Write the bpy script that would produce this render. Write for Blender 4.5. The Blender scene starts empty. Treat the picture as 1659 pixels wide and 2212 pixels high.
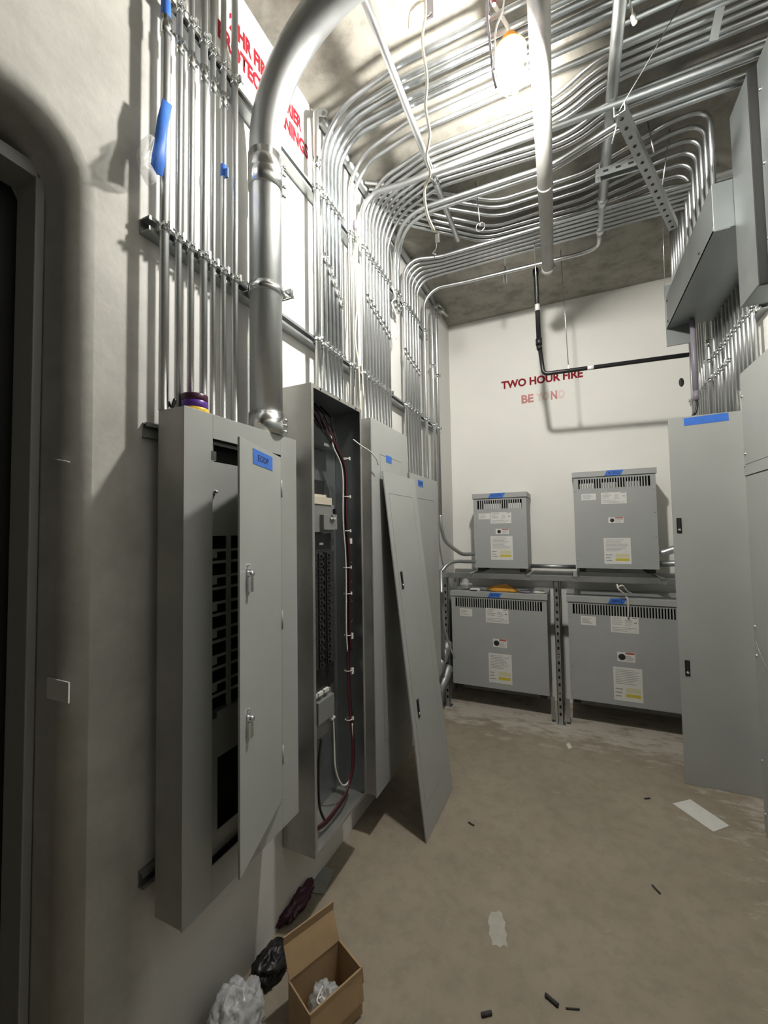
import bpy, math, random
from mathutils import Vector, Matrix, noise

random.seed(7)
scene = bpy.context.scene
COL = scene.collection

# ------------------------------------------------------------------ camera
FPX, IMG_W, IMG_H = 894.9, 1659.0, 2212.0
CAM = Vector((0.0, 0.0, 1.5))
YAW, PITCH, ROLL = 0.42819, 0.044327, 0.016713
CAM_ROT = Matrix.Rotation(YAW, 3, 'Z') @ Matrix.Rotation(PITCH, 3, 'X') @ Matrix.Rotation(ROLL, 3, 'Y')
right, fwd, up = CAM_ROT.col[0], CAM_ROT.col[1], CAM_ROT.col[2]
cam_data = bpy.data.cameras.new('camera')
cam_data.sensor_fit = 'HORIZONTAL'
cam_data.sensor_width = 36.0
cam_data.lens = FPX / IMG_W * 36.0
cam_data.clip_start = 0.02
cam = bpy.data.objects.new('camera', cam_data)
COL.objects.link(cam)
m3 = Matrix((right, up, -fwd)).transposed()
cam.matrix_world = Matrix.Translation(CAM) @ m3.to_4x4()
scene.camera = cam

# ------------------------------------------------------------------ world, light level, exposure
LAMP = Vector((-0.158, 1.56, 3.232))
LAMP_STRENGTH = 860.0
FILL_W = 0.015
world = bpy.data.worlds.new('world')
scene.world = world
world.use_nodes = True
bg = world.node_tree.nodes['Background']
bg.inputs[0].default_value = (0.78, 0.80, 0.74, 1)
bg.inputs[1].default_value = FILL_W
scene.view_settings.view_transform = 'Standard'
scene.view_settings.look = 'None'
scene.view_settings.exposure = 0.95
scene.view_settings.gamma = 1.0
scene.view_settings.use_curve_mapping = False

# room dimensions (metres): the photograph measured with the camera 1.5 m above the floor
XL, XR, YB, YF, ZC = -1.066, 0.93, 3.95, -4.8, 3.51


def ray(u, v):
    return right * ((u - IMG_W / 2) / FPX) + fwd - up * ((v - IMG_H / 2) / FPX)


def at(u, v, ax, c):
    """point of the room that lies on the plane ax = c and was measured at (u, v) in the photograph"""
    d = ray(u, v)
    k = 'xyz'.index(ax)
    return CAM + d * ((c - CAM[k]) / d[k])


def atp(u, v, p, n):
    d = ray(u, v)
    return CAM + d * ((Vector(p) - CAM).dot(n) / d.dot(n))


# ------------------------------------------------------------------ materials
MATS = {}


def mat(name, col, rough=0.5, metal=0.0, nscale=0.0, namt=0.0, bump=0.0, bscale=60.0, stretch=(1, 1, 1),
        emit=0.0, trans=0.0, alpha=1.0, rough_var=0.0, spec=0.5, coat=0.0):
    m = bpy.data.materials.new(name)
    m.use_nodes = True
    nt = m.node_tree
    b = nt.nodes['Principled BSDF']
    b.inputs['Base Color'].default_value = (*col, 1)
    b.inputs['Roughness'].default_value = rough
    b.inputs['Metallic'].default_value = metal
    b.inputs['Specular IOR Level'].default_value = spec
    b.inputs['Coat Weight'].default_value = coat
    if emit:
        b.inputs['Emission Color'].default_value = (*col, 1)
        b.inputs['Emission Strength'].default_value = emit
    if trans:
        b.inputs['Transmission Weight'].default_value = trans
    if alpha < 1:
        b.inputs['Alpha'].default_value = alpha
    if nscale:
        tc = nt.nodes.new('ShaderNodeTexCoord')
        mp = nt.nodes.new('ShaderNodeMapping')
        mp.inputs['Scale'].default_value = stretch
        nz = nt.nodes.new('ShaderNodeTexNoise')
        nz.inputs['Scale'].default_value = nscale
        nz.inputs['Detail'].default_value = 5
        nz.inputs['Roughness'].default_value = 0.6
        rp = nt.nodes.new('ShaderNodeValToRGB')
        rp.color_ramp.elements[0].position = 0.3
        rp.color_ramp.elements[1].position = 0.7
        rp.color_ramp.elements[0].color = (*[max(0, c * (1 - namt)) for c in col], 1)
        rp.color_ramp.elements[1].color = (*[min(1, c * (1 + namt)) for c in col], 1)
        L = nt.links.new
        L(tc.outputs['Object'], mp.inputs[0])
        L(mp.outputs[0], nz.inputs['Vector'])
        L(nz.outputs['Fac'], rp.inputs[0])
        L(rp.outputs[0], b.inputs['Base Color'])
        if rough_var:
            mr = nt.nodes.new('ShaderNodeMapRange')
            mr.inputs[1].default_value = 0.3
            mr.inputs[2].default_value = 0.7
            mr.inputs[3].default_value = max(0.05, rough - rough_var)
            mr.inputs[4].default_value = min(1, rough + rough_var)
            L(nz.outputs['Fac'], mr.inputs[0])
            L(mr.outputs[0], b.inputs['Roughness'])
    if bump:
        tc = nt.nodes.new('ShaderNodeTexCoord')
        nz = nt.nodes.new('ShaderNodeTexNoise')
        nz.inputs['Scale'].default_value = bscale
        nz.inputs['Detail'].default_value = 4
        bp = nt.nodes.new('ShaderNodeBump')
        bp.inputs['Strength'].default_value = bump
        bp.inputs['Distance'].default_value = 0.01
        nt.links.new(tc.outputs['Object'], nz.inputs['Vector'])
        nt.links.new(nz.outputs['Fac'], bp.inputs['Height'])
        nt.links.new(bp.outputs[0], b.inputs['Normal'])
    MATS[name] = m
    return m


mat('galv', (0.64, 0.66, 0.67), 0.40, 1.0, 7, 0.06, stretch=(1, 1, 0.35), rough_var=0.03)
mat('galv_dull', (0.48, 0.50, 0.50), 0.44, 1.0, 9, 0.12, rough_var=0.1)
mat('galv_spangle', (0.53, 0.56, 0.58), 0.36, 1.0, 16, 0.12, rough_var=0.07)
mat('duct_metal', (0.29, 0.31, 0.31), 0.50, 0.8, 3, 0.10, rough_var=0.06)
mat('strut_metal', (0.42, 0.44, 0.44), 0.45, 0.95, 12, 0.12)
mat('bright_zinc', (0.80, 0.82, 0.82), 0.22, 1.0)
mat('box_steel', (0.46, 0.46, 0.44), 0.42, 0.75, 5, 0.16, rough_var=0.1)
mat('inside_steel', (0.30, 0.32, 0.33), 0.38, 0.8, 4, 0.12)
mat('panel_gray', (0.375, 0.39, 0.375), 0.42, 0.0, 3, 0.04, spec=0.45)
mat('panel_edge', (0.34, 0.355, 0.34), 0.45, 0.0, 3, 0.04)
mat('transformer_gray', (0.37, 0.385, 0.38), 0.5, 0.0, 4, 0.04, bump=0.05, bscale=300)
mat('pipe_primer', (0.34, 0.335, 0.315), 0.5, 0.2, 10, 0.10)
mat('black_pipe', (0.022, 0.022, 0.025), 0.38, 0.3, 20, 0.25)
mat('black_plastic', (0.012, 0.012, 0.013), 0.42)
mat('breaker_black', (0.03, 0.03, 0.032), 0.5, 0, 8, 0.2)
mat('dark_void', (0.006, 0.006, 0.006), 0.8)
mat('dark_rubber', (0.02, 0.02, 0.02), 0.6)
mat('breaker_gray', (0.20, 0.205, 0.20), 0.5)
mat('tan_plastic', (0.55, 0.50, 0.41), 0.5)
mat('blue_tape', (0.045, 0.17, 0.62), 0.55, 0, 25, 0.12)
mat('ink', (0.008, 0.02, 0.09), 0.6)
mat('label_white', (0.72, 0.72, 0.69), 0.5, 0, 40, 0.04)
mat('label_print', (0.30, 0.31, 0.31), 0.6)
mat('label_yellow', (0.62, 0.52, 0.07), 0.5)
mat('label_pale_yellow', (0.66, 0.63, 0.42), 0.5)
mat('label_red', (0.45, 0.12, 0.09), 0.5)
mat('red_paint', (0.26, 0.012, 0.022), 0.7, 0, 30, 0.2, spec=0.2)
mat('pale_red', (0.80, 0.64, 0.60), 0.6, 0, 12, 0.1)
mat('faded_red', (0.58, 0.25, 0.24), 0.6, 0, 12, 0.3)
mat('white_paint', (0.93, 0.93, 0.92), 0.6)
mat('ceiling_tag', (0.7, 0.7, 0.66), 0.6)
mat('white_wire', (0.74, 0.73, 0.68), 0.45)
mat('cream_cord', (0.68, 0.64, 0.52), 0.55, 0, 30, 0.1)
mat('red_wire', (0.10, 0.008, 0.02), 0.4)
mat('black_wire', (0.012, 0.012, 0.014), 0.35)
mat('green_wire', (0.03, 0.16, 0.07), 0.4)
mat('plaster', (0.44, 0.43, 0.38), 0.8, 0, 25, 0.1)
mat('cardboard', (0.40, 0.275, 0.15), 0.75, 0, 15, 0.08)
mat('cardboard_dark', (0.28, 0.18, 0.085), 0.75, 0, 15, 0.08)
mat('orange_cloth', (0.72, 0.36, 0.06), 0.75, 0, 12, 0.15)
mat('orange_plastic', (0.85, 0.36, 0.05), 0.4)
mat('yellow_tape', (0.80, 0.52, 0.03), 0.4)
mat('purple_tape', (0.10, 0.03, 0.30), 0.35)
mat('maroon_tape', (0.06, 0.012, 0.035), 0.35)
mat('paper', (0.70, 0.70, 0.66), 0.7, 0, 20, 0.05)
mat('clear_plastic', (0.86, 0.88, 0.88), 0.18, alpha=0.42, bump=0.6, bscale=35)
mat('bag_plastic', (0.66, 0.68, 0.70), 0.16, alpha=0.66, bump=0.9, bscale=40, spec=0.8)
mat('unlit_dark', (0.02, 0.02, 0.02), 0.6)
mat('frame_dark', (0.34, 0.34, 0.325), 0.32)
mat('guard_wire', (0.85, 0.83, 0.78), 0.35)
mat('bulb', (1.0, 0.965, 0.90), 0.3, emit=LAMP_STRENGTH)
mat('bulb_collar', (1.0, 0.965, 0.90), 0.3, emit=LAMP_STRENGTH * 0.06)
mat('lead_gray', (0.24, 0.22, 0.26), 0.4)
mat('debris_dark', (0.05, 0.048, 0.045), 0.8)
mat('wall_white', (0.83, 0.825, 0.785), 0.62, 0, 1.6, 0.03, bump=0.08, bscale=45, spec=0.3)
mat('wall_skim_toned', (0.84, 0.835, 0.79), 0.62, bump=0.10, bscale=38, spec=0.3)


def toned_skim_coat():
    """left wall: white up to a ragged edge, gray skim coat by the door darkened to temper lamp light"""
    nt = MATS['wall_skim_toned'].node_tree
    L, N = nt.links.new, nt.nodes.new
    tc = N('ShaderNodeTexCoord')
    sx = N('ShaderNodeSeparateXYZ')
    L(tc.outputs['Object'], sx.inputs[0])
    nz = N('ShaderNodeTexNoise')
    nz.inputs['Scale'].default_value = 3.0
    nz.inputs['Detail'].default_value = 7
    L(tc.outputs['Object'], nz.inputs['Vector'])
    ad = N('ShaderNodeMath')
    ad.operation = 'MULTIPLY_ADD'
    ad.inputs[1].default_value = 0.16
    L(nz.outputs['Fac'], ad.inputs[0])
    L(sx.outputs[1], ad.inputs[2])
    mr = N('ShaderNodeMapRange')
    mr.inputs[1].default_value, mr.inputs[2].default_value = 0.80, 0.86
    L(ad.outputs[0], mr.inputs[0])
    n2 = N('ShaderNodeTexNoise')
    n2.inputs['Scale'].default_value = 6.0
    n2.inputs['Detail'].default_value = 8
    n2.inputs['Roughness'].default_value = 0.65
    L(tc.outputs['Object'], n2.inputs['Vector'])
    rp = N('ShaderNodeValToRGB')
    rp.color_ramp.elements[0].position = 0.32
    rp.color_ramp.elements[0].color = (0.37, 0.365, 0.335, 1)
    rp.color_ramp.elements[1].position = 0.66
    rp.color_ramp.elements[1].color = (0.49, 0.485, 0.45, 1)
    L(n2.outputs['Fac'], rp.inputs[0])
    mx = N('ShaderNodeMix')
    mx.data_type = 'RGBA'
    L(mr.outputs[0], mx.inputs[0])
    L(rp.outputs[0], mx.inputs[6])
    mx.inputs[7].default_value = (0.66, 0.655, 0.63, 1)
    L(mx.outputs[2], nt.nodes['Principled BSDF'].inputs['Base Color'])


toned_skim_coat()


def concrete(name, base, dark, light, s1, s2, bump, mixf=0.3):
    m = bpy.data.materials.new(name)
    m.use_nodes = True
    nt = m.node_tree
    b = nt.nodes['Principled BSDF']
    b.inputs['Roughness'].default_value = 0.72
    b.inputs['Specular IOR Level'].default_value = 0.3
    L = nt.links.new
    tc = nt.nodes.new('ShaderNodeTexCoord')
    n1 = nt.nodes.new('ShaderNodeTexNoise')
    n1.inputs['Scale'].default_value = s1
    n1.inputs['Detail'].default_value = 8
    n1.inputs['Roughness'].default_value = 0.62
    n2 = nt.nodes.new('ShaderNodeTexNoise')
    n2.inputs['Scale'].default_value = s2
    n2.inputs['Detail'].default_value = 6
    n2.inputs['Roughness'].default_value = 0.7
    r1 = nt.nodes.new('ShaderNodeValToRGB')
    e = r1.color_ramp.elements
    e[0].position, e[0].color = 0.30, (*dark, 1)
    e[1].position, e[1].color = 0.72, (*light, 1)
    e2 = e.new(0.5)
    e2.color = (*base, 1)
    mx = nt.nodes.new('ShaderNodeMix')
    mx.data_type = 'RGBA'
    mx.blend_type = 'MULTIPLY'
    mx.inputs[0].default_value = mixf
    r2 = nt.nodes.new('ShaderNodeValToRGB')
    r2.color_ramp.elements[0].position = 0.36
    r2.color_ramp.elements[0].color = (0.55, 0.55, 0.55, 1)
    r2.color_ramp.elements[1].position = 0.55
    r2.color_ramp.elements[1].color = (1.05, 1.05, 1.05, 1)
    bp = nt.nodes.new('ShaderNodeBump')
    bp.inputs['Strength'].default_value = bump
    bp.inputs['Distance'].default_value = 0.02
    L(tc.outputs['Object'], n1.inputs['Vector'])
    L(tc.outputs['Object'], n2.inputs['Vector'])
    L(n1.outputs['Fac'], r1.inputs[0])
    L(n2.outputs['Fac'], r2.inputs[0])
    L(r1.outputs[0], mx.inputs[6])
    L(r2.outputs[0], mx.inputs[7])
    L(n2.outputs['Fac'], bp.inputs['Height'])
    L(bp.outputs[0], b.inputs['Normal'])
    L(mx.outputs[2], b.inputs['Base Color'])
    MATS[name] = m
    return m, nt, b, mx, tc


concrete('ceiling_concrete', (0.31, 0.295, 0.255), (0.245, 0.233, 0.205), (0.37, 0.35, 0.305), 1.7, 6, 0.2, 0.75)
fm, fnt, fb, fmx, ftc = concrete('floor_concrete', (0.315, 0.272, 0.211), (0.278, 0.238, 0.182),
                                 (0.352, 0.306, 0.239), 2.2, 13, 0.05)


def floor_dust():
    """pale plaster dust and spatter trodden in along the back and right walls"""
    L = fnt.links.new
    N = fnt.nodes.new
    sx = N('ShaderNodeSeparateXYZ')
    L(ftc.outputs['Object'], sx.inputs[0])
    my = N('ShaderNodeMapRange')
    my.inputs[1].default_value, my.inputs[2].default_value = 2.95, 3.45
    L(sx.outputs[1], my.inputs[0])
    mxr = N('ShaderNodeMapRange')
    mxr.inputs[1].default_value, mxr.inputs[2].default_value = 0.40, 0.80
    mxr.inputs[4].default_value = 0.55
    L(sx.outputs[0], mxr.inputs[0])
    mm = N('ShaderNodeMath')
    mm.operation = 'MAXIMUM'
    L(my.outputs[0], mm.inputs[0])
    L(mxr.outputs[0], mm.inputs[1])
    nz = N('ShaderNodeTexNoise')
    nz.inputs['Scale'].default_value = 5.5
    nz.inputs['Detail'].default_value = 8
    nz.inputs['Roughness'].default_value = 0.7
    mp = N('ShaderNodeMapping')
    mp.inputs['Scale'].default_value = (1.0, 2.2, 1)
    L(ftc.outputs['Object'], mp.inputs[0])
    L(mp.outputs[0], nz.inputs['Vector'])
    ad = N('ShaderNodeMath')
    ad.operation = 'MULTIPLY_ADD'
    ad.inputs[1].default_value = 0.30
    L(mm.outputs[0], ad.inputs[0])
    L(nz.outputs['Fac'], ad.inputs[2])
    rp = N('ShaderNodeValToRGB')
    rp.color_ramp.elements[0].position = 0.64
    rp.color_ramp.elements[0].color = (0, 0, 0, 1)
    rp.color_ramp.elements[1].position = 0.80
    rp.color_ramp.elements[1].color = (1, 1, 1, 1)
    L(ad.outputs[0], rp.inputs[0])
    mx = N('ShaderNodeMix')
    mx.data_type = 'RGBA'
    L(rp.outputs[0], mx.inputs[0])
    L(fmx.outputs[2], mx.inputs[6])
    mx.inputs[7].default_value = (0.50, 0.46, 0.40, 1)
    L(mx.outputs[2], fb.inputs['Base Color'])


floor_dust()


# ------------------------------------------------------------------ mesh helpers
class MB:
    def __init__(self):
        self.v, self.f, self.s = [], [], []

    def add(self, vs, fs, smooth=False):
        o = len(self.v)
        self.v += [Vector(p) for p in vs]
        self.f += [tuple(i + o for i in f) for f in fs]
        self.s += [smooth] * len(fs)
        return self

    def box(self, x0, x1, y0, y1, z0, z1):
        x0, x1 = min(x0, x1), max(x0, x1)
        y0, y1 = min(y0, y1), max(y0, y1)
        z0, z1 = min(z0, z1), max(z0, z1)
        return self.add([(x0, y0, z0), (x1, y0, z0), (x1, y1, z0), (x0, y1, z0), (x0, y0, z1), (x1, y0, z1),
                         (x1, y1, z1), (x0, y1, z1)],
                        [(0, 3, 2, 1), (4, 5, 6, 7), (0, 1, 5, 4), (1, 2, 6, 5), (2, 3, 7, 6), (3, 0, 4, 7)])

    def beam(self, a, b, w, h, upv=(0, 0, 1)):
        """rectangular bar from a to b, w across, h along upv"""
        a, b = Vector(a), Vector(b)
        t = (b - a).normalized()
        u = Vector(upv)
        s = t.cross(u).normalized()
        u = s.cross(t).normalized()
        vs = []
        for p in (a, b):
            for i, j in ((-1, -1), (1, -1), (1, 1), (-1, 1)):
                vs.append(p + s * (w / 2 * i) + u * (h / 2 * j))
        return self.add(vs, [(0, 3, 2, 1), (4, 5, 6, 7), (0, 1, 5, 4), (1, 2, 6, 5), (2, 3, 7, 6), (3, 0, 4, 7)])

    def tube(self, pts, r, n=12, cap=True, radii=None):
        pts = [Vector(p) for p in pts]
        q = [pts[0]]
        for p in pts[1:]:
            if (p - q[-1]).length > 1e-6:
                q.append(p)
        pts = q
        m = len(pts)
        T = []
        for i in range(m):
            a = pts[max(i - 1, 0)]
            c = pts[min(i + 1, m - 1)]
            T.append((c - a).normalized())
        ref = Vector((0, 0, 1)) if abs(T[0].z) < 0.9 else Vector((1, 0, 0))
        u = T[0].cross(ref).normalized()
        vs, fs = [], []
        for i in range(m):
            u = (u - T[i] * u.dot(T[i])).normalized()
            w = T[i].cross(u)
            rr = radii[i] if radii else r
            for k in range(n):
                a = 2 * math.pi * k / n
                vs.append(pts[i] + (u * math.cos(a) + w * math.sin(a)) * rr)
        for i in range(m - 1):
            for k in range(n):
                k2 = (k + 1) % n
                fs.append((i * n + k, i * n + k2, (i + 1) * n + k2, (i + 1) * n + k))
        self.add(vs, fs, True)
        if cap:
            o = len(self.v) - len(vs)
            self.f.append(tuple(o + k for k in reversed(range(n))))
            self.f.append(tuple(o + (m - 1) * n + k for k in range(n)))
            self.s += [False, False]
        return self

    def cyl(self, a, b, r, n=14):
        return self.tube([a, b], r, n)

    def lathe(self, prof, c, n=20, axis='z'):
        """prof: list of (radius, height) turned about a vertical axis through c"""
        c = Vector(c)
        vs, fs = [], []
        for r, h in prof:
            for k in range(n):
                a = 2 * math.pi * k / n
                if axis == 'z':
                    vs.append(c + Vector((r * math.cos(a), r * math.sin(a), h)))
                elif axis == 'x':
                    vs.append(c + Vector((h, r * math.cos(a), r * math.sin(a))))
                else:
                    vs.append(c + Vector((r * math.sin(a), h, r * math.cos(a))))
        for i in range(len(prof) - 1):
            for k in range(n):
                k2 = (k + 1) % n
                fs.append((i * n + k, i * n + k2, (i + 1) * n + k2, (i + 1) * n + k))
        return self.add(vs, fs, True)

    def torus(self, c, R, r, axis='z', n=24, m=6, a0=0.0, a1=2 * math.pi):
        c = Vector(c)
        pts = []
        full = abs(a1 - a0 - 2 * math.pi) < 1e-6
        for k in range(n + 1):
            a = a0 + (a1 - a0) * k / n
            if axis == 'z':
                pts.append(c + Vector((R * math.cos(a), R * math.sin(a), 0)))
            elif axis == 'y':
                pts.append(c + Vector((R * math.cos(a), 0, R * math.sin(a))))
            else:
                pts.append(c + Vector((0, R * math.cos(a), R * math.sin(a))))
        return self.tube(pts, r, m, cap=not full)

    def build(self, name, material, parent=None, world=True, loc=None, bevel=0.0):
        me = bpy.data.meshes.new(name)
        off = Vector(loc) if loc is not None else Vector((0, 0, 0))
        me.from_pydata([tuple(p - off) for p in self.v], [], self.f)
        me.polygons.foreach_set('use_smooth', self.s)
        me.materials.append(MATS[material])
        me.update()
        o = bpy.data.objects.new(name, me)
        COL.objects.link(o)
        o.location = off
        if parent is not None:
            adopt(o, parent, world)
        if bevel:
            bv = o.modifiers.new('bevel', 'BEVEL')
            bv.width = bevel
            bv.segments = 2
            bv.limit_method = 'ANGLE'
        return o


def basis(o):
    return Matrix.LocRotScale(o.location, o.rotation_euler, o.scale)


def world_of(o):
    m = basis(o)
    if o.parent:
        return world_of(o.parent) @ o.matrix_parent_inverse @ m
    return m


def adopt(o, parent, world=True):
    o.parent = parent
    o.matrix_parent_inverse = world_of(parent).inverted() if world else Matrix.Identity(4)


def tag(o, label, cat, group=None):
    o['label'] = label
    o['category'] = cat
    if group:
        o['group'] = group
    return o


def struct(o):
    o['kind'] = 'structure'
    return o


def thing(name, label, cat, loc, group=None, rot=None):
    o = bpy.data.objects.new(name, None)
    o.empty_display_size = 0.05
    COL.objects.link(o)
    o.location = Vector(loc)
    if rot is not None:
        o.rotation_euler = rot
    return tag(o, label, cat, group)


def inst(mesh, name, loc, parent, rot=None, world=True):
    o = bpy.data.objects.new(name, mesh)
    COL.objects.link(o)
    o.location = Vector(loc)
    if rot is not None:
        o.rotation_euler = rot
    adopt(o, parent, world)
    return o


def mesh_of(mb, name, material):
    me = bpy.data.meshes.new(name)
    me.from_pydata([tuple(p) for p in mb.v], [], mb.f)
    me.polygons.foreach_set('use_smooth', mb.s)
    me.materials.append(MATS[material])
    me.update()
    return me


def fillet(pts, rad, seg=9):
    """round the inner corners of a polyline"""
    pts = [Vector(p) for p in pts]
    rads = rad if isinstance(rad, (list, tuple)) else [rad] * (len(pts) - 2)
    out = [pts[0]]
    for i in range(1, len(pts) - 1):
        a, p, b = pts[i - 1], pts[i], pts[i + 1]
        d1, d2 = (a - p), (b - p)
        l1, l2 = d1.length, d2.length
        d1, d2 = d1 / l1, d2 / l2
        cosang = max(-1, min(1, d1.dot(d2)))
        ang = math.acos(cosang)
        if ang > math.pi - 0.01:
            out.append(p)
            continue
        tl = rads[i - 1] / math.tan(ang / 2)
        tl = min(tl, 0.49 * l1 if i > 1 else 0.95 * l1, 0.49 * l2 if i < len(pts) - 2 else 0.95 * l2)
        r = tl * math.tan(ang / 2)
        c = p + (d1 + d2).normalized() * (r / math.sin(ang / 2))
        s, e = p + d1 * tl, p + d2 * tl
        vs, ve = s - c, e - c
        tot = math.acos(max(-1, min(1, vs.normalized().dot(ve.normalized()))))
        for k in range(seg + 1):
            t = k / seg
            w = (vs * math.sin((1 - t) * tot) + ve * math.sin(t * tot)) / math.sin(tot)
            out.append(c + w)
    out.append(pts[-1])
    return out


def spline(pts, seg=8):
    """Catmull-Rom curve through pts"""
    P = [Vector(p) for p in pts]
    P = [P[0] * 2 - P[1]] + P + [P[-1] * 2 - P[-2]]
    out = []
    for i in range(1, len(P) - 2):
        for k in range(seg):
            t = k / seg
            a, b, c, d = P[i - 1], P[i], P[i + 1], P[i + 2]
            out.append(0.5 * ((2 * b) + (c - a) * t + (2 * a - 5 * b + 4 * c - d) * t * t + (3 * b - a - 3 * c + d) * t ** 3))
    out.append(P[-2])
    return out


ORD = ['first', 'second', 'third', 'fourth', 'fifth', 'sixth', 'seventh', 'eighth', 'ninth', 'tenth', 'eleventh',
       'twelfth', 'thirteenth', 'fourteenth', 'fifteenth', 'sixteenth', 'seventeenth', 'eighteenth', 'nineteenth',
       'twentieth']


def text_mesh(txt, name, material, mtx, width, height, parent, bold=0.012, world=True):
    cu = bpy.data.curves.new(name, 'FONT')
    cu.body = txt
    cu.size = 1.0
    cu.extrude = 0.0
    cu.offset = bold
    cu.resolution_u = 3
    cu.align_x = 'LEFT'
    tmp = bpy.data.objects.new(name + '_tmp', cu)
    COL.objects.link(tmp)
    dg = bpy.context.evaluated_depsgraph_get()
    me = bpy.data.meshes.new_from_object(tmp.evaluated_get(dg))
    bpy.data.objects.remove(tmp)
    bpy.data.curves.remove(cu)
    xs = [v.co.x for v in me.vertices]
    ys = [v.co.y for v in me.vertices]
    x0, x1, y0, y1 = min(xs), max(xs), min(ys), max(ys)
    for v in me.vertices:
        v.co.x = (v.co.x - x0) / (x1 - x0) * width
        v.co.y = (v.co.y - y0) / (y1 - y0) * height
    me.materials.clear()
    me.materials.append(MATS[material])
    o = bpy.data.objects.new(name, me)
    COL.objects.link(o)
    o.location, o.rotation_euler, o.scale = mtx.to_translation(), mtx.to_euler(), (1, 1, 1)
    adopt(o, parent, world)
    return o


def frame_mtx(origin, ux, uy):
    ux, uy = Vector(ux).normalized(), Vector(uy).normalized()
    n = ux.cross(uy)
    m = Matrix((ux, uy, n)).transposed().to_4x4()
    m.translation = Vector(origin)
    return m


# ------------------------------------------------------------------ the room
def build_room():
    fl = struct(MB().box(XL - 0.3, XR + 0.15, YF - 0.1, YB + 0.15, -0.12, 0).build('floor', 'floor_concrete'))
    struct(MB().box(XL - 0.3, XR + 0.15, YF - 0.1, YB + 0.15, ZC, ZC + 0.12).build('ceiling', 'ceiling_concrete'))
    wb = struct(MB().box(XL - 0.15, XR + 0.15, YB, YB + 0.12, 0, ZC).build('wall_back', 'wall_white'))
    struct(MB().box(XR, XR + 0.12, YF, YB, 0, ZC).build('wall_right', 'wall_white'))
    struct(MB().box(XL - 0.3, XR + 0.12, YF - 0.1, YF, 0, ZC).build('wall_front', 'unlit_dark'))  # near-black colour stands for the unlit end of the room
    # left wall with the plastered door recess next to the camera
    import bmesh
    bm = bmesh.new()
    y0, y1, zh, rc = 0.572, -0.62, 2.47, 0.13
    out = [(YB, 0), (YB, ZC), (YF, ZC), (YF, 0), (y1, 0), (y1, zh)]
    for k in range(9):
        a = math.pi / 2 * (1 - k / 8)
        out.append((y0 - rc + rc * math.cos(a), zh - rc + rc * math.sin(a)))
    out.append((y0, 0))
    vs = [bm.verts.new((XL, y, z)) for y, z in out]
    f = bm.faces.new(vs)
    r = bmesh.ops.extrude_face_region(bm, geom=[f])
    nv = [g for g in r['geom'] if isinstance(g, bmesh.types.BMVert)]
    for v in nv:
        v.co.x -= 0.24
    bm.normal_update()
    edges = []
    for e in bm.edges:
        a, b = e.verts
        if abs(a.co.x - XL) < 1e-5 and abs(b.co.x - XL) < 1e-5:
            if all(v.co.y < y0 + 1e-3 and v.co.y > y1 - 1e-3 and v.co.z < zh + 1e-3 for v in (a, b)) and \
                    not (a.co.z < 1e-3 and b.co.z < 1e-3):
                edges.append(e)
    bmesh.ops.bevel(bm, geom=edges, offset=0.048, segments=8, affect='EDGES', profile=0.5)
    bmesh.ops.recalc_face_normals(bm, faces=bm.faces)
    me = bpy.data.meshes.new('wall_left')
    bm.to_mesh(me)
    bm.free()
    me.materials.append(MATS['wall_skim_toned'])
    for p in me.polygons:
        p.use_smooth = p.area < 0.03 and abs(p.normal.x) < 0.999 and abs(p.normal.x) > 0.001
    wl = bpy.data.objects.new('wall_left', me)
    COL.objects.link(wl)
    struct(wl)
    # metal door frame; slab coloured dark for the unlit doorway
    d = struct(MB().box(XL - 0.29, XL - 0.245, -0.62, 0.572, 0, 2.47).build('unlit_doorway', 'unlit_dark'))
    fr = MB()
    fr.box(XL - 0.225, XL - 0.125, 0.556, 0.5705, 0, 2.41)
    fr.box(XL - 0.225, XL - 0.125, -0.6, 0.5705, 2.40, 2.415)
    fr.box(XL - 0.129, XL - 0.122, 0.550, 0.5705, 0, 2.43)
    fr.box(XL - 0.129, XL - 0.122, -0.6, 0.5705, 2.395, 2.43)
    fr.build('door_frame', 'frame_dark', d, bevel=0.003)
    # red stencilling on the walls
    mt = frame_mtx((XL + 0.0012, 1.065, 3.312), (0, 1, 0), (0, 0, 1))
    text_mesh('2 HR FIRE BARRIER', 'stencil_text', 'red_paint', mt, 0.435, 0.068, wl, 0.048)
    mt = frame_mtx((XL + 0.0012, 1.012, 3.222), (0, 1, 0), (0, 0, 1))
    text_mesh('PROTECT OPENINGS', 'stencil_text', 'red_paint', mt, 0.537, 0.068, wl, 0.048)
    mt = frame_mtx((-0.571, YB - 0.0012, 2.80), (1, 0, 0), (0, 0, 1))
    text_mesh('TWO HOUR FIRE', 'stencil_text', 'red_paint', mt, 0.69, 0.075, wb, 0.04)
    mt = frame_mtx((-0.396, YB - 0.0012, 2.640), (1, 0, 0), (0, 0, 1))
    text_mesh('BE', 'stencil_text', 'faded_red', mt, 0.105, 0.078, wb, 0.04)
    mt = frame_mtx((-0.272, YB - 0.0012, 2.640), (1, 0, 0), (0, 0, 1))
    text_mesh('YO', 'stencil_text', 'pale_red', mt, 0.115, 0.078, wb, 0.04)
    mt = frame_mtx((-0.145, YB - 0.0012, 2.640), (1, 0, 0), (0, 0, 1))
    text_mesh('N', 'stencil_text', 'faded_red', mt, 0.052, 0.078, wb, 0.04)
    mt = frame_mtx((-0.08, YB - 0.0012, 2.640), (1, 0, 0), (0, 0, 1))
    text_mesh('D', 'stencil_text', 'pale_red', mt, 0.05, 0.078, wb, 0.04)
    return wl, wb


wall_l, wall_b = build_room()


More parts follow.
